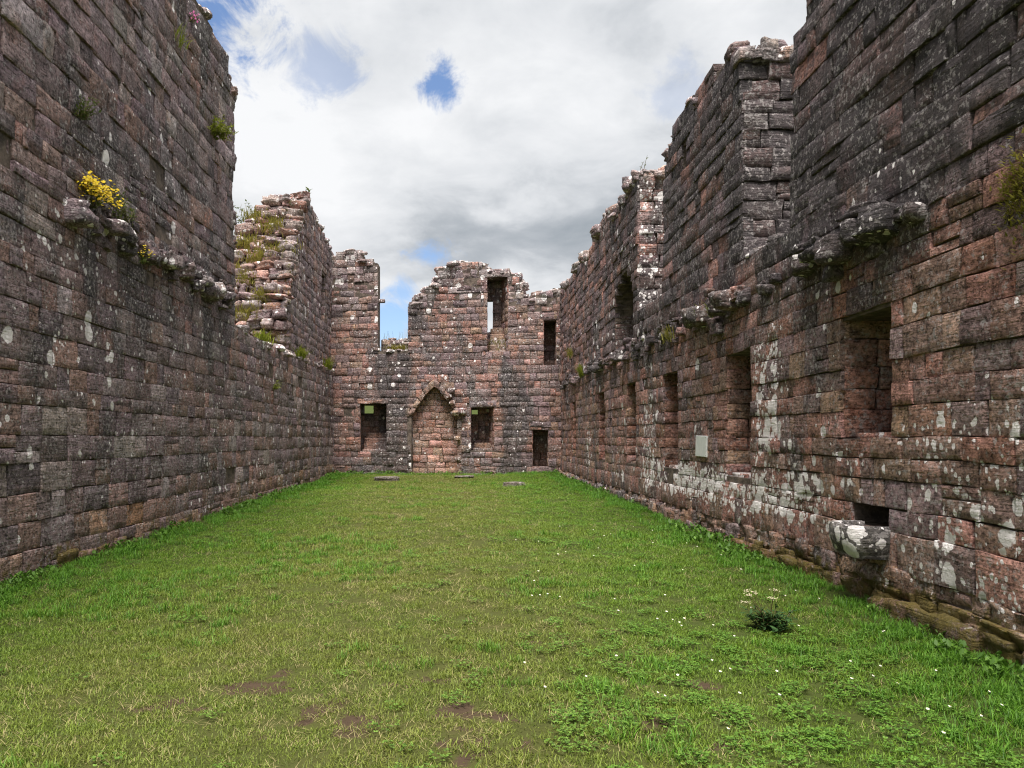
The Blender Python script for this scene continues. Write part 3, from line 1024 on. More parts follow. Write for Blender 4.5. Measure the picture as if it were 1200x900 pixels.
def build_left():
    w = LW
    w.core(FL, L_OUT, [], 0.019, 2.0)
    w.core(FL2, LF_OUT, [LF_SLOT], 0.022, 1.0)
    w.core(FL2, [(23.9, 4.0), (24.2, 6.4), (25.5, 8.0), (26.3, 8.6), (32.4, 8.6), (32.4, 4.0)], [], 1.003, 1.9)
    zs = w.courses(-0.05, 10.6, 0.24, 0.42, keys=(4.1, 4.62))

    def style(u, z):
        if z > 4.6:
            return dict(bias=0.012, rough=0.017, bevel=0.005, proud=0.010, split=0.18, lmin=0.24, lmax=0.95)
        return dict(rough=0.008, bevel=0.0035, proud=0.004, split=0.14, lmin=0.24, lmax=0.80)
    w.lay(FL, L_OUT, [], zs, style=style, missing=0.012)
    zs2 = w.courses(4.05, 9.8, 0.22, 0.34)
    w.lay(FL2, LF_OUT, [LF_SLOT], zs2, 0.26, 0.6, rough=0.012, bevel=0.010, proud=0.010)
    w.jamb(FL2, 29.9, 6.1, 7.9, 0.95, -1)
    # scattered pink pointing that stands proud of the joints
    for _ in range(46):
        u, k = w.r.uniform(7.8, 16.8), w.r.randrange(10, len(zs) - 2)
        z = zs[k]
        if not (2.6 < z < 9.6) or z > 1.6 + u * 0.58:
            continue
        L = w.r.uniform(0.15, 0.5)
        w.stone(FL, u, u + L, z - 0.017, z + 0.017, 0.045, rough=0.004, bevel=0.006, gap=0.0, name='mortar_ribbon',
                weights=[('pink', 1), ('tan', 0.6)], jitter=0.004, growth=(-0.2, -0.3, -0.5)) if w.r.random() < 0.5 else \
            w.stone(FL, u - 0.017, u + 0.017, z, zs[k + 1], 0.042, rough=0.004, bevel=0.006, gap=0.0, name='mortar_ribbon',
                    weights=[('pink', 1), ('tan', 0.6)], jitter=0.004, growth=(-0.2, -0.3, -0.5))
    # footing
    y = 4.0
    while y < 31:
        s = w.r.uniform(0.3, 0.6)
        if w.r.random() < 0.62:
            y += s
            continue
        P = FL.w(np.array([y]), np.array([0.0 + w.r.uniform(-.07, .04)]), np.array([0.09]))[0]
        w.rock(P, (0.3, s, w.r.uniform(0.2, 0.34)), 0, 0.14, 0.85, 'footing_stone', growth=(0, 0.12, -0.1))
        y += s * 0.9
    # corbels and broken ledge
    y = 10.0
    while y < 17.0:
        if 11.7 < y < 12.7 and w.r.random() < 0.7:
            y += 0.3
            continue
        s = w.r.uniform(0.24, 0.52)
        P = FL.w(np.array([y]), np.array([4.62 + w.r.uniform(-.09, .07)]), np.array([-w.r.uniform(-0.04, 0.15)]))[0]
        w.rock(P, (s * w.r.uniform(0.9, 1.3), s * w.r.uniform(0.7, 1.1), s * w.r.uniform(0.6, 0.85)), w.r.uniform(-.5, .5), 0.27, 0.5, 'corbel',
               weights=[('purple', 2), ('grey', 2), ('dark', 1.0)], growth=(0.12, 0.14, 0.0), tilt=0.12)
        y += s * w.r.uniform(0.8, 1.5)
    for _ in range(60):
        y = w.r.uniform(10.2, 17.0)
        sz = w.r.uniform(0.12, 0.26)
        P = FL.w(np.array([y]), np.array([4.66 + w.r.gauss(0, 0.12)]), np.array([w.r.uniform(-0.06, 0.05)]))[0]
        w.rock(P, (sz, sz * w.r.uniform(1, 2.0), sz * w.r.uniform(0.5, 0.9)), w.r.uniform(-.2, .2), 0.22, 0.75, 'rubble_stone',
               weights=[('purple', 3), ('dark', 1), ('brown', 1.5)], growth=(0.0, 0.10, 0.1), tilt=0.15)
    w.cap(FL, L_TOP, 1.4, (0.22, 0.42), rows=2)
    edge = [(17.2, 9.2), (17.25, 8.0), (17.05, 7.2), (17.2, 6.2), (17.25, 5.0)]
    for (ua, za), (ub, zb) in zip(edge[:-1], edge[1:]):
        for k in range(7):
            f = k / 7
            d = w.r.uniform(0.12, 0.4)
            P = FL.w(np.array([ua + (ub - ua) * f]), np.array([za + (zb - za) * f]), np.array([d]))[0]
            w.rock(P, (0.4, w.r.uniform(.14, .34), w.r.uniform(.15, .3)), 0, 0.22, 0.7, 'rubble_stone', growth=(0.05, 0, 0))
    w.cap(FL, [(17.4, 4.12), (19.3, 4.06), (23.8, 4.14)], 1.8, (0.25, 0.5), rows=4, growth=(0.3, 0.3, -0.2))
    w.cap(FL, [(24.0, 4.16), (28.0, 4.28), (31.0, 4.33)], 0.2, (0.18, 0.34), rows=1, growth=(0.3, 0.3, -0.2), dmin=0.0)
    w.cap(FL2, LF_TOP, 0.9, (0.25, 0.5), rows=3)
    w.cap(FL2, [(26.4, 8.7), (31.0, 8.6)], 0.8, (0.25, 0.5), rows=2, dmin=1.0)
    # raked-back broken end: the rubble heart of the wall, in thin beds
    z = 4.1
    wt = [('pink', 0.8), ('grey', 1.8), ('brown', 2.4), ('red', 1.0), ('purple', 2.6), ('dark', 0.8)]
    while z < 9.95:
        h = w.r.uniform(0.12, 0.33)
        zz = [p[1] for p in LF_EDGE] + [9.75]
        uu = [p[0] for p in LF_EDGE] + [26.3]
        ue = float(np.interp(z, zz, uu))
        x = 0.0
        wide = 2.0 if z < 8.3 else 2.0 - (z - 8.3) * 0.55
        while x < wide:
            L = w.r.uniform(0.22, 0.68)
            rag = 0.35 * (x / wide) + w.r.uniform(-0.14, 0.10)
            if 0.5 < x < 1.6 and 7.0 < z < 9.0:
                rag += 0.25
            P = FL2.w(np.array([ue + rag]), np.array([z + h / 2]), np.array([x + L / 2 - 0.02]))[0]
            w.rock(P, (L * 1.06, w.r.uniform(0.5, 0.8), h * 1.08), w.r.uniform(-.4, .4), 0.24, 0.74, 'rubble_stone', weights=wt,
                   growth=(0.06, 0.36, -0.15), tilt=0.22)
            x += L
        z += h * 0.94
    w.emit()


# ------------------------------------------------------------------ end wall
E0, E1 = np.array([-4.81, 31.2]), np.array([4.23, 29.9])
ED = (E1 - E0) / np.linalg.norm(E1 - E0)
FE = Frame(tuple(E0), tuple(ED), (ED[1], -ED[0]))
E_LEN = float(np.linalg.norm(E1 - E0))


def zone_end(P):
    x, y, z = P[:, 0], P[:, 1], P[:, 2]
    n = vnoise(np.stack([x * 0.7 + 40, z * 0.4, z * 0], -1))
    l = 0.04 + 0.04 * n + 0.12 * sstep(z, 6.6, 8.2) + 0.08 * sstep(x, 2.0, 2.6) * sstep(z, 5, 6.5)
    m = 0.05 + 0.22 * sstep(z, 0.8, 0.3)
    c = 0.30 + 0.24 * n
    c = c + 0.54 * sstep(np.abs(x + 2.35), 0.85, 0.5) * sstep(z, 5.6, 4.6)
    c = c + 0.55 * sstep(np.abs(x - 2.4), 0.65, 0.35) * sstep(z, 5.5, 4.5)
    c = c + 0.26 * sstep(np.abs(x + 1.1), 0.8, 0.3) * sstep(z, 5.6, 6.2)
    w = [('red', 1.6), ('pink', 0.3), ('brown', 3.0), ('purple', 2.6), ('tan', 0.8), ('dark', 1.2)]
    if z[0] > 6.8:
        w = [('purple', 2.6), ('grey', 2.0), ('brown', 1.4), ('red', 0.8), ('dark', 0.8)]
    return w, np.clip(np.stack([l, m, c], -1), 0, 1)


EW = Masonry('end_wall', 'ruined red end wall with a pointed blocked fireplace arch and small windows', (-0.3, 30, 0), zone_end, 8)


def build_end():
    w = EW
    S = FE.survey
    ut, _ = S(443, 400)
    ug, _ = S(478, 400)
    z_gap_front = S(460, 411)[1]
    T_L = [(0.0, 9.0), S(400, 296), S(424, 296), S(427, 304), S(441, 308)]
    T_C = [S(478.5, 356), S(488, 350), S(497, 346), S(499, 338), S(511, 331), S(514, 314), S(534, 311), S(541, 307), S(562, 309),
           S(570, 315), S(596, 319), S(606, 324), S(612, 336), S(614, 351)]
    T_R = [S(616, 352), S(628, 347), S(640, 345), S(650, 338), (E_LEN + 0.3, 7.35)]
    out = [(-0.5, -0.3), (-0.5, 9.0)] + T_L + [(ut, T_L[-1][1] - 0.1), (ut, z_gap_front), (ug, z_gap_front)] + T_C + T_R + [(E_LEN + 0.3, -0.3)]

    def op(x0, y0, x1, y1):
        a, b = S(x0, y1), S(x1, y0)
        zb = S((x0 + x1) / 2, y1)[1]
        zt = S((x0 + x1) / 2, y0)[1]
        return (a[0], b[0], zb, zt)
    up = op(571, 325, 595, 416)
    upr = op(637, 376, 652, 429)
    lo_l = op(422, 473, 453, 529)
    lo_r = op(552, 477.5, 579, 527.5)
    door = op(624, 501, 642.5, 547)
    a0, a1 = S(482, 500)[0], S(536, 500)[0]
    za, zs_ = S(510, 452)[1], S(510, 487)[1]
    fire = arch(a0, a1, 0.0, zs_, za, True, 12)
    cuts = [rect(*q) for q in (up, upr, lo_l, lo_r, door)] + [fire]
    D = 0.95
    wide = [rect(a - 0.04, b + 0.04, c, d) for a, b, c, d in (up, upr, lo_l, lo_r, door)] + [fire]
    w.core(FE, out, wide, 0.018, 0.34)
    # the pier beside the gap is only a thin skin of walling
    thin = rect(ut - 1.6, ut + 0.01, z_gap_front + 0.01, 10)
    deep = [rect(q[0] - 0.30, q[1] + 0.04, q[2], q[3]) for q in (up, lo_l, lo_r)] + [rect(*upr), rect(*door)]
    w.core(FE, out, deep + [thin], 0.343, D)

    def outer(x0, y0, x1, y1):
        a, b = S(x0, y1, D), S(x1, y0, D)
        return rect(a[0], b[0], a[1], b[1])
    thr = [outer(568.5, 351, 577.5, 390), outer(423.5, 475, 438, 484.5), outer(551, 480, 560, 488.5)]
    w.core(FE, out, thr + [thin], D + 0.003, 1.5)
    for q in (up, lo_l, lo_r):
        w.lay(FE, rect(q[0] - 0.28, q[1] + 0.02, q[2], q[3]), thr, w.courses(q[2], q[3], 0.2, 0.3), 0.25, 0.5, 0.012, 0.01, 0.008, d_face=D - 0.07, missing=0)
    # sloping raised sill behind the gap
    w.core_box(FE, ut - 0.05, ug + 0.05, z_gap_front - 0.3, z_gap_front + 0.55, 0.75, 1.5)
    zs = w.courses(-0.05, 9.2, 0.23, 0.33, keys=(lo_l[2], lo_l[3], lo_r[3], up[3]))

    def style(u, z):
        return dict(rough=0.020, bevel=0.016, proud=0.016, split=0.15, lmin=0.25, lmax=0.6) if z > 6.5 else \
            dict(rough=0.009, bevel=0.005, proud=0.007, split=0.10, lmin=0.22, lmax=0.58)
    # the dressed arch ring is set round the fireplace, so the coursed stones stop short of it
    ring = arch(a0 - 0.16, a1 + 0.16, 0.0, zs_, za + 0.22, True, 12)
    w.lay(FE, out, [rect(*q) for q in (up, upr, lo_l, lo_r, door)] + [ring], zs, style=style, missing=0.008)
    def arch_pt(k, grow):
        h = 1 - abs(2 * k - 1) ** 1.25
        mid, half = (a0 + a1) / 2, (a1 - a0) / 2 + grow
        return (mid - half + 2 * half * k, zs_ + (za + grow * 1.35 - zs_) * h)
    n = 10
    for i in range(n):
        k0, k1 = i / n + 0.004, (i + 1) / n - 0.004
        q = [arch_pt(k0, -0.02), arch_pt(k1, -0.02), arch_pt(k1, 0.20), arch_pt(k0, 0.20)]
        w.stone(FE, q[0][0], q[0][0] + 0.3, q[0][1], q[0][1] + 0.25, 0.04 if i > 4 else 0.02, depth=0.3, rough=0.03 if i > 4 else 0.014,
                bevel=0.02, name='arch_stone', quad=[q[0], q[1], q[2], q[3]],
                weights=[('red', 1), ('brown', 2), ('tan', 1.4)] if i < 5 else [('brown', 1), ('tan', 1), ('grey', 1)])
    # jambs of the fireplace: worn shafts, the right one with projecting lumps
    z = 0.1
    while z < zs_ + 0.05:
        h = w.r.uniform(0.24, 0.38)
        w.stone(FE, a0 - 0.17, a0 + 0.01, z, z + h, 0.01 if z < 1.2 else -0.10, weights=[('tan', 2), ('brown', 2)] if z < 1.2 else [('dark', 2), ('grey', 1)],
                rough=0.014 if z < 1.2 else 0.04, name='jamb_stone', depth=0.3)
        w.stone(FE, a1 - 0.01, a1 + 0.17, z, z + h, 0.015, weights=[('tan', 2), ('brown', 1.5), ('grey', .8)], rough=0.02, name='jamb_stone', depth=0.3)
        z += h
    for px, py, s in ((541, 482, 0.36), (534, 484, 0.32), (536, 513, 0.24), (529, 458, 0.3), (527, 464, 0.26), (536, 537, 0.2), (530, 472, 0.25)):
        u, zz = S(px, py)
        P = FE.w(np.array([u]), np.array([zz]), np.array([-0.06]))[0]
        w.rock(P, (s, s * 0.9, s * 0.75), w.r.uniform(0, 3), 0.25, 0.55, 'hood_stone', weights=[('brown', 2), ('tan', 1), ('purple', 1)],
               growth=(0.25, 0, 0))
    # the blocking of the fireplace
    wt = [('tan', 2.6), ('red', 1.4), ('pink', 1.4), ('brown', 1.4)]
    zz = w.courses(-0.05, za, 0.22, 0.33)
    w.lay(FE, fire, [], zz, 0.25, 0.55, 0.008, 0.010, 0.006, d_face=0.28, missing=0, split=0.04, weights=wt, growth=(-0.02, 0.10, -0.25))
    # reveals of the openings
    wj = [('red', 1.6), ('brown', 2), ('purple', 1), ('tan', 1)]
    for q, sp in ((up, 0.34), (upr, 0.1), (lo_l, 0.26), (lo_r, 0.32), (door, 0.1)):
        dd = D if q is not door else 0.8
        w.jamb(FE, q[1], q[2], q[3], dd, -1, zs, splay=sp, weights=wj)
        w.jamb(FE, q[0], q[2], q[3], dd, 1, zs, splay=-0.26 if q in (up, lo_l, lo_r) else 0.0, weights=wj)
    w.back(FE, door[0], door[1], door[2], door[3], 0.75, weights=[('red', 1), ('brown', 2), ('purple', 1)])
    w.back(FE, upr[0], upr[1], upr[2], upr[3], 0.85)
    # stepped sills climbing towards the slits
    for q, n, rise in ((lo_l, 4, 0.22), (lo_r, 2, 0.2)):
        for i in range(n):
            d0 = 0.05 + i * (D - 0.1) / n
            d1 = 0.05 + (i + 1) * (D - 0.1) / n
            zc = q[2] + rise * (i + 0.5)
            P = FE.w(np.array([(q[0] + q[1]) / 2]), np.array([zc - rise / 2 - 0.02]), np.array([(d0 + D) / 2]))[0]
            w.rock(P, (q[1] - q[0] - 0.02, D - d0, rise + 0.06), math.atan2(ED[1], ED[0]), 0.03, 0.97, 'sill_step',
                   weights=[('tan', 1), ('brown', 2), ('red', 1)])
    # sloping sill of the upper window
    for i in range(5):
        d = 0.27 + i * 0.15
        P = FE.w(np.array([(up[0] + up[1]) / 2]), np.array([up[2] + 0.05 + i * 0.24]), np.array([d]))[0]
        w.rock(P, (up[1] - up[0] - 0.02, 0.42, 0.30), math.atan2(ED[1], ED[0]), 0.08, 0.9, 'sill_step',
               weights=[('brown', 1), ('tan', 1), ('grey', 1)], growth=(0.1, 0.35, -0.2))
    # lintels and the door step
    for (x0, y0, x1, y1) in ((569, 318, 598, 325), (621, 494, 646, 501), (635, 367, 655, 376), (550, 470, 582, 477.5), (419, 466, 455, 473), (622, 547, 644, 554)):
        q = op(x0, y0, x1, y1)
        w.stone(FE, q[0], q[1], q[2], q[3], 0.012, depth=0.5, rough=0.02, name='lintel')
    # sides of the gap in the wall head
    w.jamb(FE, ug, z_gap_front + 0.1, T_C[0][1] - 0.1, 1.4, -1, zs, weights=[('dark', 1), ('purple', 2)])
    # putlog stub that sticks out into the gap
    u, zz = S(445, 351)
    P = FE.w(np.array([u]), np.array([zz]), np.array([0.25]))[0]
    w.rock(P, (0.34, 0.2, 0.16), math.atan2(ED[1], ED[0]), 0.08, 0.85, 'stub_stone', weights=[('grey', 1), ('purple', 1)])
    # hole in the left pier
    w.cap(FE, T_L, 0.2, (0.28, 0.5), rows=1)
    w.cap(FE, [(ut, z_gap_front), (ug, z_gap_front)], 0.6, (0.25, 0.4), rows=2, growth=(0.3, 0.3, -0.2))
    w.cap(FE, [(ut, z_gap_front + 0.55), (ug, z_gap_front + 0.55)], 1.0, (0.2, 0.32), rows=2, growth=(0.3, 0.2, -0.2), dmin=0.8)
    w.lay(FE, rect(ut, ug, z_gap_front - 0.05, z_gap_front + 0.55), [], [z_gap_front - 0.05 + 0.2 * i for i in range(4)], 0.2, 0.4,
          rough=0.02, bevel=0.02, proud=0.02, d_face=0.72, weights=[('grey', 2), ('purple', 1), ('tan', 1)], growth=(0.15, 0.25, -0.2))
    w.cap(FE, [(T_C[0][0] + 0.3, T_C[0][1])] + T_C[1:], 1.4, (0.28, 0.55), rows=3)
    w.cap(FE, T_R, 1.4, (0.28, 0.5), rows=3)
    w.emit()
    return dict(up=up, gap=(ut, ug, z_gap_front))


build_right()
build_left()
END = build_end()

# ------------------------------------------------------------------ basin and plaque on the right wall


def stone_attrs(n, tint, growth):
    return {'tint': np.tile(np.array([*tint, 1.0]), (n, 1)), 'growth': np.tile(np.array([*growth, 1.0]), (n, 1))}


def build_basin():
    # half-round trough cut from one block: outer shell, rim and hollow as one surface
    u0, u1, zt, zb = 6.93, 7.50, 0.80, 0.50
    prof = []
    n, rings = 18, []
    def outline(k, inset, z, taper):
        pts = []
        for i in range(n + 1):
            a = math.pi * i / n
            ex = 0.42
            cu = math.copysign(abs(math.cos(a)) ** ex, math.cos(a))
            cd = abs(math.sin(a)) ** ex
            pts.append(((u0 + u1) / 2 + cu * ((u1 - u0) / 2 - inset) * taper, z, -cd * (0.36 - inset) * taper + 0.02))
        return pts
    for inset, z, taper in ((0.0, zb, 0.80), (0.0, zb + 0.05, 0.93), (0.0, zb + 0.14, 1.0), (0.0, zt - 0.03, 1.0), (0.015, zt, 1.0),
                            (0.075, zt, 1.0), (0.085, zt - 0.04, 1.0), (0.10, zt - 0.13, 0.95)):
        rings.append(outline(0, inset, z, taper))
    pts = np.array([p for r in rings for p in r])
    off = np.stack([pts[:, 0] * 9, pts[:, 1] * 9, pts[:, 2] * 9], -1)
    nn = fbm(off, 3)
    V = FR.w(pts[:, 0] + 0.012 * nn, pts[:, 1] + 0.014 * vnoise(off + 5), pts[:, 2] + 0.022 * nn)
    Fc = []
    m = n + 1
    for r in range(len(rings) - 1):
        for i in range(n):
            a = r * m + i
            Fc.append((a, a + m, a + m + 1, a + 1))
    Fc.append(tuple(range(n, -1, -1)))
    Fc.append(tuple((len(rings) - 1) * m + i for i in range(n + 1)))
    o = mesh_object('stone_basin', V, Fc, M_STONE, attrs=stone_attrs(len(V), (0.25, 0.225, 0.195), (0.42, 0.2, 0.62)))
    props(o, 'lichen covered half round stone basin jutting from the red wall', 'basin')


def build_plaque():
    c = FR.w(np.array([12.34]), np.array([1.475]), np.array([-0.05]))[0]
    root = empty('wall_plaque', tuple(c))
    props(root, 'small blank looking pale grey plaque fixed to the red wall', 'plaque')
    def slab(name, u0, u1, z0, z1, d0, d1, mat):
        f = FR
        b = 0.006
        V, Fq = [], []
        for (i, d) in ((0, d1), (0, d0 + b), (b, d0)):
            V += f.w(np.array([u0 + i, u1 - i, u1 - i, u0 + i]), np.array([z0 + i, z0 + i, z1 - i, z1 - i]), np.full(4, d)).tolist()
        for r in (0, 4):
            for k in range(4):
                Fq.append((r + k, r + (k + 1) % 4, r + 4 + (k + 1) % 4, r + 4 + k)[::-1])
        Fq.append((11, 10, 9, 8)); Fq.append((0, 1, 2, 3))
        return mesh_object(name, np.array(V), Fq, mat, root, c, smooth=False)
    slab('panel', 12.07, 12.61, 1.31, 1.65, -0.028, 0.02, M_PLAQUE)
    for u in (12.10, 12.58):
        for z in (1.335, 1.625):
            f = FR
            V = [f.w(np.array([u]), np.array([z]), np.array([-0.034]))[0]]
            for k in range(8):
                a = k * math.pi / 4
                V.append(f.w(np.array([u + 0.011 * math.cos(a)]), np.array([z + 0.011 * math.sin(a)]), np.array([-0.026]))[0])
            mesh_object('screw', np.array(V), [(0, 1 + k, 1 + (k + 1) % 8)[::-1] for k in range(8)], M_SCREW, root, c, smooth=False)


build_basin()
build_plaque()


# ------------------------------------------------------------------ plants
class Leaves:
    def __init__(self):
        self.V, self.F, self.S = [], [], []

    def blade(self, p, az, L, width, lean, curl, r, segs=3, shade=None):
        """a curved tapering blade from p"""
        p = np.array(p, dtype=float)
        d = np.array([math.cos(az), math.sin(az), 0])
        sd = np.array([-d[1], d[0], 0])
        b = len(self.V)
        sh = r.random() if shade is None else shade
        q = p.copy()
        ang = lean
        for i in range(segs):
            wdt = width * (1 - 0.55 * i / segs)
            self.V += [q - sd * wdt / 2, q + sd * wdt / 2]
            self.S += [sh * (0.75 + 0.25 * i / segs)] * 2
            q = q + (d * math.sin(ang) + np.array([0, 0, math.cos(ang)])) * (L / segs)
            ang += curl / segs
        self.V.append(q)
        self.S.append(sh)
        for i in range(segs - 1):
            a = b + 2 * i
            self.F.append((a, a + 1, a + 3, a + 2))
        a = b + 2 * (segs - 1)
        self.F.append((a, a + 1, a + 2))
        return q

    def leaf(self, p, az, el, L, W, r, shade=None):
        """a small pointed oval leaf"""
        p = np.array(p, dtype=float)
        d = np.array([math.cos(az) * math.cos(el), math.sin(az) * math.cos(el), math.sin(el)])
        sd = np.array([-math.sin(az), math.cos(az), r.uniform(-.4, .4)])
        up = np.cross(d, sd)
        b = len(self.V)
        sh = r.random() if shade is None else shade
        self.V += [p, p + d * L * .35 + sd * W / 2 - up * W * .12, p + d * L * .75 + sd * W * .36, p + d * L,
                   p + d * L * .75 - sd * W * .36, p + d * L * .35 - sd * W / 2 - up * W * .12]
        self.S += [sh] * 6
        self.F += [(b, b + 1, b + 2, b + 3), (b, b + 3, b + 4, b + 5)]

    def disc(self, p, rad, nrm, r, shade=None, n=6):
        p = np.array(p, dtype=float)
        nrm = np.array(nrm, dtype=float); nrm /= np.linalg.norm(nrm)
        a = np.cross(nrm, [0.3, 0.9, 0.2]); a /= np.linalg.norm(a)
        c = np.cross(nrm, a)
        b = len(self.V)
        sh = r.random() if shade is None else shade
        self.V.append(p + nrm * rad * .3)
        self.S.append(sh)
        for i in range(n * 2):
            t = math.pi * i / n
            k = rad * (1.0 if i % 2 else 0.72)
            self.V.append(p + a * k * math.cos(t) + c * k * math.sin(t))
            self.S.append(sh)
        for i in range(n * 2):
            self.F.append((b, b + 1 + i, b + 1 + (i + 1) % (n * 2)))

    def tube(self, pts, r0, r1, n=4):
        b = len(self.V)
        pts = [np.array(p, dtype=float) for p in pts]
        for i, p in enumerate(pts):
            k = r0 + (r1 - r0) * i / (len(pts) - 1)
            for j in range(n):
                a = 2 * math.pi * j / n
                self.V.append(p + np.array([math.cos(a) * k, math.sin(a) * k, 0]))
                self.S.append(0.5)
        for i in range(len(pts) - 1):
            for j in range(n):
                a, c = b + i * n + j, b + i * n + (j + 1) % n
                self.F.append((a, c, c + n, a + n))

    def build(self, name, mat, parent=None, base=(0, 0, 0), **kw):
        S = np.array(self.S)
        att = np.stack([S, S, S, np.ones_like(S)], -1)
        o = mesh_object(name, np.array(self.V), self.F, mat, parent, base, attrs={'shade': att}, **kw)
        if parent is not None:
            o['kind'] = 'stuff'
        return o


def grass_clump(name, label, cat, p, n, L, width, spread, mat, out=None, group=None, seed=0, droop=1.6, extra_stems=0):
    """a clump of blades with its dry culms, rooted in a joint"""
    r = random.Random(seed)
    root = empty(name, tuple(p))
    props(root, label, cat, group)
    lv = Leaves()
    for _ in range(n):
        az = r.uniform(0, 6.28) if out is None else math.atan2(out[1], out[0]) + r.gauss(0, 0.9)
        q = (p[0] + r.gauss(0, spread[0]), p[1] + r.gauss(0, spread[1]), p[2] + r.gauss(0, spread[2]))
        lv.blade(q, az, L * r.uniform(0.5, 1.1), width, r.uniform(0.05, 0.7), r.uniform(0.3, droop), r)
    lv.build('blades', mat, root, p)
    st = Leaves()
    for _ in range(max(2, extra_stems)):
        q = np.array([p[0] + r.gauss(0, spread[0]), p[1] + r.gauss(0, spread[1]), p[2]])
        t = q + np.array([r.gauss(0, .12), r.gauss(0, .12), L * r.uniform(0.9, 1.3)])
        st.tube([q, (q + t) / 2 + np.array([0.01, 0, 0.02]), t], 0.004, 0.002)
    st.build('culm', M_STEM, root, p)
    return root


def leafy_plant(name, label, cat, p, stems, L, spread, leaf, per, mat, lean=0.5, out=None, seed=0, group=None, up=1.0):
    r = random.Random(seed)
    root = empty(name, tuple(p))
    props(root, label, cat, group)
    st, lv = Leaves(), Leaves()
    tips = []
    for _ in range(stems):
        az = r.uniform(0, 6.28) if out is None else math.atan2(out[1], out[0]) + r.gauss(0, 0.8)
        l = L * r.uniform(0.6, 1.1)
        q = np.array(p) + np.array([r.gauss(0, spread), r.gauss(0, spread), 0])
        a = r.uniform(0.1, lean)
        pts = [q]
        for k in range(4):
            q = q + np.array([math.cos(az) * math.sin(a), math.sin(az) * math.sin(a), math.cos(a) * up]) * l / 4
            a += r.uniform(0, 0.25)
            pts.append(q)
        st.tube(pts, 0.006, 0.003)
        for k in range(per):
            f = (k + r.random()) / per
            i = min(3, int(f * 4))
            b = pts[i] + (pts[i + 1] - pts[i]) * (f * 4 - i)
            lv.leaf(b, r.uniform(0, 6.28), r.uniform(-.4, .7), leaf * r.uniform(.6, 1.2), leaf * r.uniform(.25, .45), r)
        tips.append(pts[-1])
    st.build('stem', M_STEM, root, p)
    lv.build('leaves', mat, root, p)
    return root, tips


def at_left(px, py, d=-0.05):
    u, z = FL.survey(px, py)
    return FL.w(np.array([u]), np.array([z]), np.array([d]))[0]


def at_right(px, py, d=-0.05):
    u, z = FR.survey(px, py)
    return FR.w(np.array([u]), np.array([z]), np.array([d]))[0]


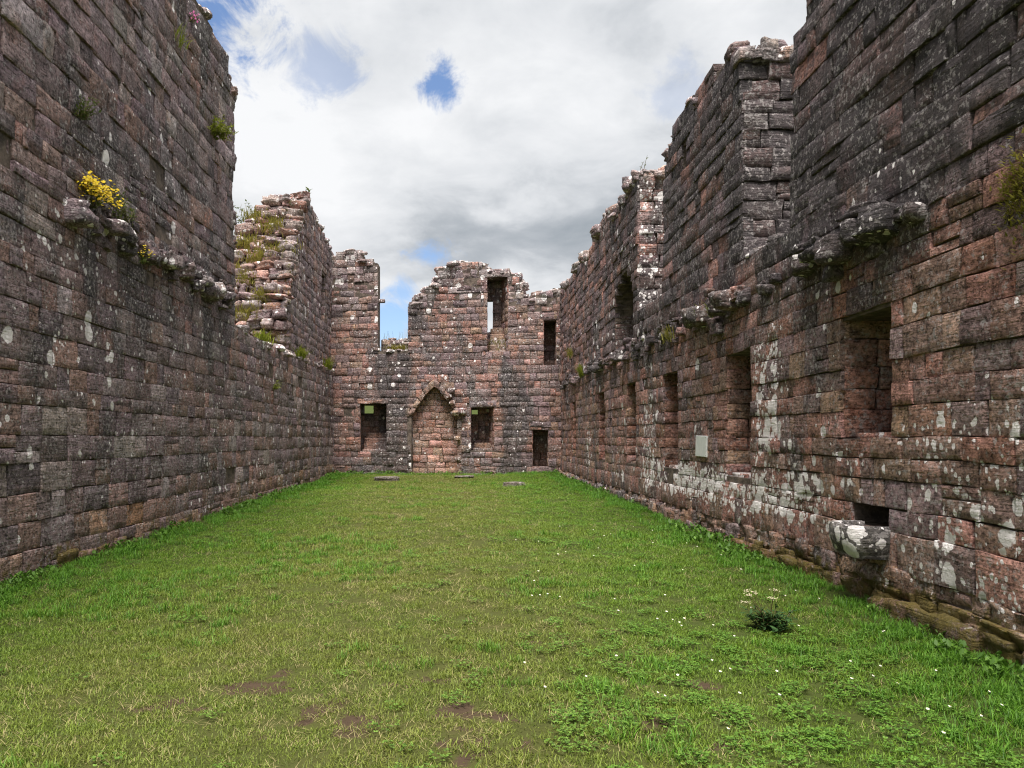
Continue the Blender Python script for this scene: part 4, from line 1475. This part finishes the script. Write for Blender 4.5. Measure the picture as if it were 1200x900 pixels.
def build_plants():
    # ragwort in flower on the first corbel
    p = FL.w(np.array([10.35]), np.array([4.75]), np.array([-0.08]))[0]
    root, tips = leafy_plant('flowering_ragwort', 'big bushy plant with bright yellow flowers on the first corbel', 'plant', p, 16, 0.34, 0.06, 0.07, 9, M_LEAF,
                             0.75, seed=4)
    fl = Leaves()
    r = random.Random(5)
    for t in tips + [np.array(p) + np.array([0, 0, 0.32])] * 3:
        for _ in range(26):
            q = t + np.array([r.gauss(0, .07), r.gauss(0, .07), r.gauss(0.0, .055)])
            fl.disc(q, r.uniform(.017, .027), (r.gauss(0.5, .5), r.gauss(-0.8, .5), 1), r)
    fl.build('flowers', M_YELLOW, root, p)
    p = FL.w(np.array([11.9]), np.array([4.33]), np.array([-0.10]))[0]
    root, tips = leafy_plant('small_ragwort', 'small drooping plant with one yellow flower head below the ledge', 'plant', p, 6, 0.24, 0.04, 0.07, 8, M_LEAF, 1.4, out=(1, -.2), seed=14)
    fl = Leaves()
    for t in tips[:3]:
        for _ in range(9):
            fl.disc(t + np.array([r.gauss(0, .03), r.gauss(0, .03), r.gauss(0, .03)]), .017, (r.gauss(.5, .4), -.5, 1), r)
    fl.build('flowers', M_YELLOW, root, p)
    # other growth on the left wall
    leafy_plant('leafy_wall_plant', 'olive green leafy plant on the ledge beside the yellow flowers', 'plant',
                FL.w(np.array([11.25]), np.array([4.78]), np.array([-0.08]))[0], 22, 0.46, 0.12, 0.06, 16, M_LEAF, 0.9, seed=6)
    leafy_plant('leafy_wall_plant', 'dull green weed in a joint high above the yellow flowers', 'plant', at_left(90, 138), 16, 0.32, 0.07, 0.06, 12, M_LEAF, 1.0, out=(1, 0), seed=7)
    leafy_plant('wall_fern', 'bright green fern tuft high on the dark wall near its broken end', 'fern', at_left(248, 160), 34, 0.44, 0.08, 0.075, 18, M_FERN, 1.3, out=(1, -.5), seed=8)
    grass_clump('wall_grass', 'thin tuft of grass high on the wall near its top', 'grass tuft', at_left(208, 52), 50, 0.30, 0.014, (0.03, 0.10, 0.08), M_FERN, (1, 0), seed=9)
    p = at_left(221, 27)
    root, tips = leafy_plant('pink_wall_flower', 'small pink flowered plant near the top of the dark wall', 'plant', p, 6, 0.2, 0.03, 0.05, 6, M_LEAF, 1.0, out=(1, 0), seed=10)
    fl = Leaves()
    for t in tips:
        for _ in range(4):
            fl.disc(t + np.array([r.gauss(0, .03), r.gauss(0, .03), r.gauss(0, .03)]), .022, (1, -.6, .5), r)
    fl.build('flowers', M_PINK, root, p)
    for i, (u, z, L, n, lab) in enumerate(((19.6, 4.1, .30, 120, 'first'), (24.6, 4.2, .42, 170, ''), (29.6, 4.3, .5, 150, ''))):
        lab = ('sparse yellowish grass tuft on the low broken wall top before the gap', 'thick green tuft at the foot of the raked rubble slope on the low wall',
               'bushy grass tuft on the ledge under the slit window')[i]
        grass_clump('wall_grass', lab, 'grass tuft', FL.w(np.array([u]), np.array([z]), np.array([0.0]))[0], n, L, 0.022, (0.06, 0.28, 0.03), M_FERN, (1, -.4), seed=20 + i)
    leafy_plant('wall_fern', 'small bright fern on the flat face of the low wall', 'fern', at_left(320, 457), 12, 0.26, 0.05, 0.07, 12, M_FERN, 1.3, out=(1, -.4), seed=30)
    # dry grass lodged in the raked broken end
    k = 0
    for z, x, n in ((4.5, 0.5, 110), (5.3, 1.2, 150), (5.9, 0.8, 110), (6.4, 1.5, 150), (7.3, 1.1, 200), (7.9, 1.7, 160), (8.5, 0.9, 160), (9.0, 1.7, 120), (7.6, 0.5, 90), (6.8, 1.8, 120)):
        zz = [q[1] for q in LF_EDGE]; uu = [q[0] for q in LF_EDGE]
        u = float(np.interp(z, zz, uu)) + 0.2 * x - 0.32
        grass_clump('slope_grass', 'tuft of yellow green grass lodged in the raked rubble end of the wall', 'grass tuft',
                    FL2.w(np.array([u]), np.array([z]), np.array([x]))[0], int(n * 1.7), 0.30, 0.022, (0.24, 0.12, 0.12), M_DRYG, (0.1, -1), 'grass tufts on the rubble slope', 40 + k)
        k += 1
    # sapling on top and a hanging spray
    leafy_plant('wall_top_weed', 'single spindly weed standing on top of the ruined rubble pier', 'weed', FL2.w(np.array([26.9]), np.array([9.8]), np.array([0.12]))[0], 1, 0.85, 0.0, 0.17, 34, M_LEAF, 0.12, seed=51)
    leafy_plant('hanging_spray', 'thin leafy spray reaching out from the top of the rubble pier', 'weed', FL2.w(np.array([26.3]), np.array([9.0]), np.array([1.75]))[0], 7, 1.0, 0.03, 0.13, 26, M_LEAF, 1.9, out=(-1, -.3), seed=52)
    leafy_plant('wall_top_weed', 'small leafy weed on the high near end of the red wall', 'weed', FR.w(np.array([8.45]), np.array([6.5]), np.array([0.1]))[0], 5, 0.22, 0.03, 0.05, 8, M_LEAF, 0.5, seed=53)
    leafy_plant('wall_top_weed', 'tiny weed on the lichen capped stump of the red wall', 'weed', FR.w(np.array([17.0]), np.array([7.55]), np.array([0.15]))[0], 2, 0.28, 0.05, 0.06, 6, M_LEAF, 0.3, seed=54)
    leafy_plant('wall_top_weed', 'tiny weed on the low far stretch of the red wall top', 'weed', FR.w(np.array([23.8]), np.array([7.2]), np.array([0.15]))[0], 3, 0.40, 0.05, 0.07, 6, M_LEAF, 0.3, seed=55)
    # red wall ledge
    for i, (u, z, n, mat, lab) in enumerate(((11.9, 3.5, 70, M_FERN, 'green tuft under the ledge of the red wall above its second window'), (13.9, 3.45, 60, M_DRYG, 'ochre tuft on the ledge above the third window of the red wall'),
                                              (24.2, 3.6, 160, M_FERN, 'large green tuft on the ledge near the inner corner of the red wall'), (26.4, 4.4, 80, M_DRYG, 'straw coloured tuft on the red wall beside the corner window'))):
        grass_clump('ledge_grass', lab, 'grass tuft', FR.w(np.array([u]), np.array([z]), np.array([-0.10]))[0], n, 0.25 if i < 2 else 0.4, 0.014, (0.04, 0.16, 0.05), mat, (-1, -.3), seed=60 + i)
    # moss cushion
    r2 = random.Random(70)
    lm = Leaves()
    p = at_right(1197, 222, -0.02)
    for _ in range(420):
        q = p + np.array([-abs(r2.gauss(0, .03)), r2.gauss(0, .07), r2.gauss(0, .15)])
        lm.blade(q, math.pi + r2.gauss(0, 1), .05, .014, r2.uniform(.6, 1.6), 0.4, r2, 2)
    o = lm.build('moss_cushion', M_DRYG)
    props(o, 'golden moss cushion on the upper red wall above the ledge', 'moss', kind='stuff')
    # sill grass in the upper end window and in the gap
    q = END['up']
    grass_clump('sill_grass', 'dry yellow grass on the sill of the tall upper end window', 'grass tuft', FE.w(np.array([(q[0] + q[1]) / 2]), np.array([q[2] + .35]), np.array([0.5]))[0], 200, 0.32, 0.02, (0.22, 0.25, 0.15), M_DRYG, (0, -1), seed=80)
    ut, ug, zg = END['gap']
    grass_clump('sill_grass', 'green and yellow grass lying in the gap of the end wall head', 'grass tuft', FE.w(np.array([(ut + ug) / 2 + .15]), np.array([zg + .12]), np.array([0.45]))[0], 190, 0.22, 0.022, (0.26, 0.10, 0.03), M_DRYG, (0, -1), seed=81)
    grass_clump('gap_stalks', 'thin dry stalks standing in the gap of the end wall against the sky', 'grass tuft', FE.w(np.array([ut + .45]), np.array([zg + .6]), np.array([1.0]))[0], 10, 0.3, 0.012, (0.3, 0.1, 0.02), M_DRYG, None, seed=82, extra_stems=10)


build_plants()


def gz(x, y):
    return float(ground_z(np.array([x]), np.array([y]))[0])


def build_lawn_details():
    # flat stones bedded in the far lawn
    for x, y, s, lab in ((-2.35, 27.6, (0.95, 0.5, 0.22), 'long dark stone bedded in the lawn before the left end window'),
                         (1.95, 24.4, (0.75, 0.45, 0.20), 'pale topped stone bedded in the lawn before the low doorway'),
                         (0.45, 28.4, (0.8, 0.35, 0.12), 'thin flat stone lying in the grass before the blocked arch')):
        V, Fq = rock_mesh(rng, (x, y, gz(x, y) + 0.04), s, 0.1, 0.2, 0.7)
        o = mesh_object('lawn_stone', V, Fq, M_STONE, attrs=stone_attrs(len(V), (0.12, 0.10, 0.085), (0.0, 0.3, 0.4)))
        props(o, lab, 'stone')
    # umbel herb standing in the lawn
    x, y = 2.62, 6.35
    p = np.array([x, y, gz(x, y)])
    root, tips = leafy_plant('umbel_herb', 'dark leafy herb with faded cream flower heads standing in the lawn', 'plant', p, 40, 0.20, 0.045, 0.06, 16, M_HERB, 0.75, seed=90)
    r = random.Random(91)
    fl, st = Leaves(), Leaves()
    for k in range(6):
        t = p + np.array([r.uniform(-.22, .10), r.uniform(-.08, .1), r.uniform(.24, .33)])
        st.tube([p, (p + t) / 2 + np.array([0, 0, .03]), t], .004, .003)
        for _ in range(26):
            fl.disc(t + np.array([r.gauss(0, .018), r.gauss(0, .018), r.gauss(0, .005)]), .006, (r.gauss(0, .3), r.gauss(-.2, .3), 1), r, n=4)
    st.build('flower_stalks', M_STEM, root, p)
    fl.build('umbels', M_CREAM, root, p)
    # daisies
    r = random.Random(17)
    proto = None
    n = 0
    while n < 70:
        x, y = r.uniform(0.2, 3.6), 4.0 + 9 * r.random() ** 1.6
        if x > 3.55 or x < 0.2 + 0.05 * y or abs(x) > y * 0.74:
            continue
        if proto is None:
            lv, cn = Leaves(), Leaves()
            lv.disc((0, 0, .052), .0115, (0.1, -.35, 1), r, 0.9, 8)
            cn.disc((0, -0.001, .0545), .0045, (0.1, -.35, 1), r, 0.9, 4)
            proto = [mesh_object('daisy', np.array(lv.V), lv.F, M_WHITE, origin=(0, 0, 0), attrs={'shade': np.tile([.9, .9, .9, 1.], (len(lv.V), 1))}),
                     mesh_object('flower_centre', np.array(cn.V), cn.F, M_YELLOW, origin=(0, 0, 0), attrs={'shade': np.tile([.9, .9, .9, 1.], (len(cn.V), 1))})]
            proto[1].parent = proto[0]
            props(proto[0], 'tiny white daisy in the mown lawn towards the red wall', 'daisy', 'daisies scattered in the lawn')
            o = proto[0]
        else:
            o = proto[0].copy(); col.objects.link(o)
            c = proto[1].copy(); col.objects.link(c); c.parent = o
        o.location = (x, y, gz(x, y) + r.uniform(-.006, .01))
        s = r.uniform(0.65, 1.0)
        o.scale = (s, s, 1)
        o.rotation_euler = (0, 0, r.uniform(-.5, .5))
        n += 1


build_lawn_details()


# ------------------------------------------------------------------ grass
def build_grass():
    lib = bpy.data.collections.new('turf_pieces')
    r = random.Random(33)

    def piece(i, kind):
        lv = Leaves()
        if kind == 'lawn':
            for _ in range(64):
                a, d = r.uniform(0, 6.28), 0.10 * math.sqrt(r.random())
                lv.blade((d * math.cos(a), d * math.sin(a), -0.006), r.uniform(0, 6.28), r.uniform(.018, .048), r.uniform(.003, .0055),
                         r.uniform(0.1, 1.2), r.uniform(0.1, 1.2), r, 3)
            mat = M_GRASS
        elif kind == 'long':
            for _ in range(46):
                a, d = r.uniform(0, 6.28), 0.08 * math.sqrt(r.random())
                lv.blade((d * math.cos(a), d * math.sin(a), -0.006), r.uniform(0, 6.28), r.uniform(.04, .10), r.uniform(.0038, .006),
                         r.uniform(0.05, 0.7), r.uniform(0.3, 1.5), r, 4)
            mat = M_LUSH
        elif kind == 'clover':
            for _ in range(26):
                a, d = r.uniform(0, 6.28), 0.08 * math.sqrt(r.random())
                x, y, h = d * math.cos(a), d * math.sin(a), r.uniform(.02, .055)
                t = r.uniform(0, 6.28)
                sh = r.random()
                for k in range(3):
                    lv.leaf((x, y, h), t + k * 2.09, r.uniform(-.1, .35), r.uniform(.010, .016), .011, r, sh)
            mat = M_CLOVER
        elif kind == 'dock':
            for _ in range(13):
                a, d = r.uniform(0, 6.28), 0.06 * math.sqrt(r.random())
                lv.leaf((d * math.cos(a), d * math.sin(a), r.uniform(0.01, .08)), r.uniform(0, 6.28), r.uniform(.1, .9), r.uniform(.035, .07), r.uniform(.02, .035), r)
            mat = M_CLOVER
        else:
            for _ in range(12):
                a, d = r.uniform(0, 6.28), 0.10 * math.sqrt(r.random())
                lv.blade((d * math.cos(a), d * math.sin(a), 0.0), r.uniform(0, 6.28), r.uniform(.03, .08), .0028, r.uniform(0.7, 1.4), r.uniform(0.0, .7), r, 3)
            mat = M_STRAW
        S = np.array(lv.S)
        o = mesh_object('turf_%02d' % i, np.array(lv.V), lv.F, mat, origin=(0, 0, 0), attrs={'shade': np.stack([S, S, S, np.ones_like(S)], -1)})
        col.objects.unlink(o)
        lib.objects.link(o)

    kinds = ['lawn'] * 4 + ['long'] * 3 + ['clover'] * 2 + ['dock'] * 1 + ['straw'] * 1
    for i, k in enumerate(kinds):
        piece(i, k)

    g = np.random.default_rng(7)
    P, var, sc = [], [], []

    def scatter(y0, y1, dens, s):
        n = int((y1 - y0) * 9.2 * dens)
        x = g.uniform(-5.0, 4.2, n)
        y = g.uniform(y0, y1, n)
        lim_l, lim_r = -5.0 + .006 * y + 0.04, 3.87 + .012 * y - 0.02
        front = 31.2 - 0.144 * (x + 4.81)
        ok = (x > lim_l) & (x < lim_r) & (y < front - 0.02) & (np.abs(x) < y * 0.95 + 1.5)
        x, y, lim_l, lim_r, front = x[ok], y[ok], lim_l[ok], lim_r[ok], front[ok]
        b = bare_at(x, y) + 0.35 * fbm(np.stack([x * 3, y * 3, x * 0], -1), 2)
        keep = g.random(len(x)) > np.clip(b * 1.1 - 0.15, 0, 0.82)
        x, y, lim_l, lim_r, front = x[keep], y[keep], lim_l[keep], lim_r[keep], front[keep]
        dw = np.minimum(np.minimum(x - lim_l, lim_r - x), front - y)
        nz = fbm(np.stack([x * .9, y * .9, x * 0 + 5], -1), 3)
        nc = fbm(np.stack([x * 1.3, y * 1.3, x * 0 + 9], -1), 3)
        u = g.random(len(x))
        v = g.integers(0, 4, len(x))
        p_long = np.clip(0.85 * sstep(dw, 0.95, 0.15) + 0.25 * sstep(nz, 0.15, 0.5), 0, 0.9) * 0.75
        p_long = p_long + 0.35 * sstep(np.hypot(x - 3.1, y - 4.3), 0.8, 0.2)
        p_clo = np.clip(0.06 + 0.50 * sstep(x, 0.2, 1.6) * sstep(y, 7.5, 4.5) + 0.35 * sstep(nc, 0.1, 0.5), 0, 0.6) * np.where(x > -0.5, 1, 0.3)
        p_dock = 0.30 * sstep(dw, 0.55, 0.1) * sstep(nz, -0.3, 0.2)
        p_str = 0.10 + 0.16 * sstep(np.abs(x + .75), 3, .6)
        v = np.where(u < p_str, 10, v)
        u2 = g.random(len(x))
        v = np.where(u2 < p_clo * 0.38, 7 + g.integers(0, 2, len(x)), v)
        u3 = g.random(len(x))
        v = np.where(u3 < p_long, 4 + g.integers(0, 3, len(x)), v)
        u4 = g.random(len(x))
        v = np.where(u4 < p_dock, 9, v)
        z = ground_z(x, y)
        P.append(np.stack([x, y, z], -1))
        var.append(v)
        sc.append(s * g.uniform(0.75, 1.25, len(x)) * np.where(v < 4, 1 + 0.3 * nz, 1))

    scatter(2.6, 6.5, 210, 0.95)
    scatter(6.5, 10.5, 130, 1.05)
    scatter(10.5, 18, 75, 1.25)
    scatter(18, 31.5, 48, 1.5)
    P, var, sc = np.concatenate(P), np.concatenate(var), np.concatenate(sc)
    n = len(P)
    me = bpy.data.meshes.new('grass')
    me.from_pydata(P.tolist(), [], [])
    a = me.attributes.new('variant', 'INT', 'POINT'); a.data.foreach_set('value', var.astype(np.int32))
    a = me.attributes.new('size', 'FLOAT', 'POINT'); a.data.foreach_set('value', sc.astype(np.float32))
    rot = np.zeros((n, 3), dtype=np.float32)
    rot[:, 2] = g.uniform(0, 6.28, n)
    rot[:, 0] = g.normal(0, 0.08, n)
    a = me.attributes.new('turn', 'FLOAT_VECTOR', 'POINT'); a.data.foreach_set('vector', rot.ravel())
    o = bpy.data.objects.new('grass', me)
    col.objects.link(o)
    props(o, 'short green and yellowish mown grass covering the floor of the roofless hall', 'grass', kind='stuff')
    gt = bpy.data.node_groups.new('turf_scatter', 'GeometryNodeTree')
    gt.interface.new_socket('Geometry', in_out='INPUT', socket_type='NodeSocketGeometry')
    gt.interface.new_socket('Geometry', in_out='OUTPUT', socket_type='NodeSocketGeometry')
    N, Lk = gt.nodes, gt.links
    gi, go = N.new('NodeGroupInput'), N.new('NodeGroupOutput')
    ci = N.new('GeometryNodeCollectionInfo')
    ci.inputs['Collection'].default_value = lib
    ci.inputs['Separate Children'].default_value = True
    ci.inputs['Reset Children'].default_value = True
    ip = N.new('GeometryNodeInstanceOnPoints')
    ip.inputs['Pick Instance'].default_value = True

    def named(nm, tp):
        nd = N.new('GeometryNodeInputNamedAttribute')
        nd.data_type = tp
        nd.inputs['Name'].default_value = nm
        return next(s for s in nd.outputs if s.enabled and s.name == 'Attribute')
    e2r = N.new('FunctionNodeEulerToRotation')
    Lk.new(named('turn', 'FLOAT_VECTOR'), e2r.inputs[0])
    Lk.new(gi.outputs[0], ip.inputs['Points'])
    Lk.new(ci.outputs[0], ip.inputs['Instance'])
    Lk.new(named('variant', 'INT'), ip.inputs['Instance Index'])
    Lk.new(e2r.outputs[0], ip.inputs['Rotation'])
    Lk.new(named('size', 'FLOAT'), ip.inputs['Scale'])
    Lk.new(ip.outputs[0], go.inputs[0])
    md = o.modifiers.new('turf', 'NODES')
    md.node_group = gt
    print('grass pieces', n)


build_grass()
print('stones', len(RW.rec), len(LW.rec), len(EW.rec))
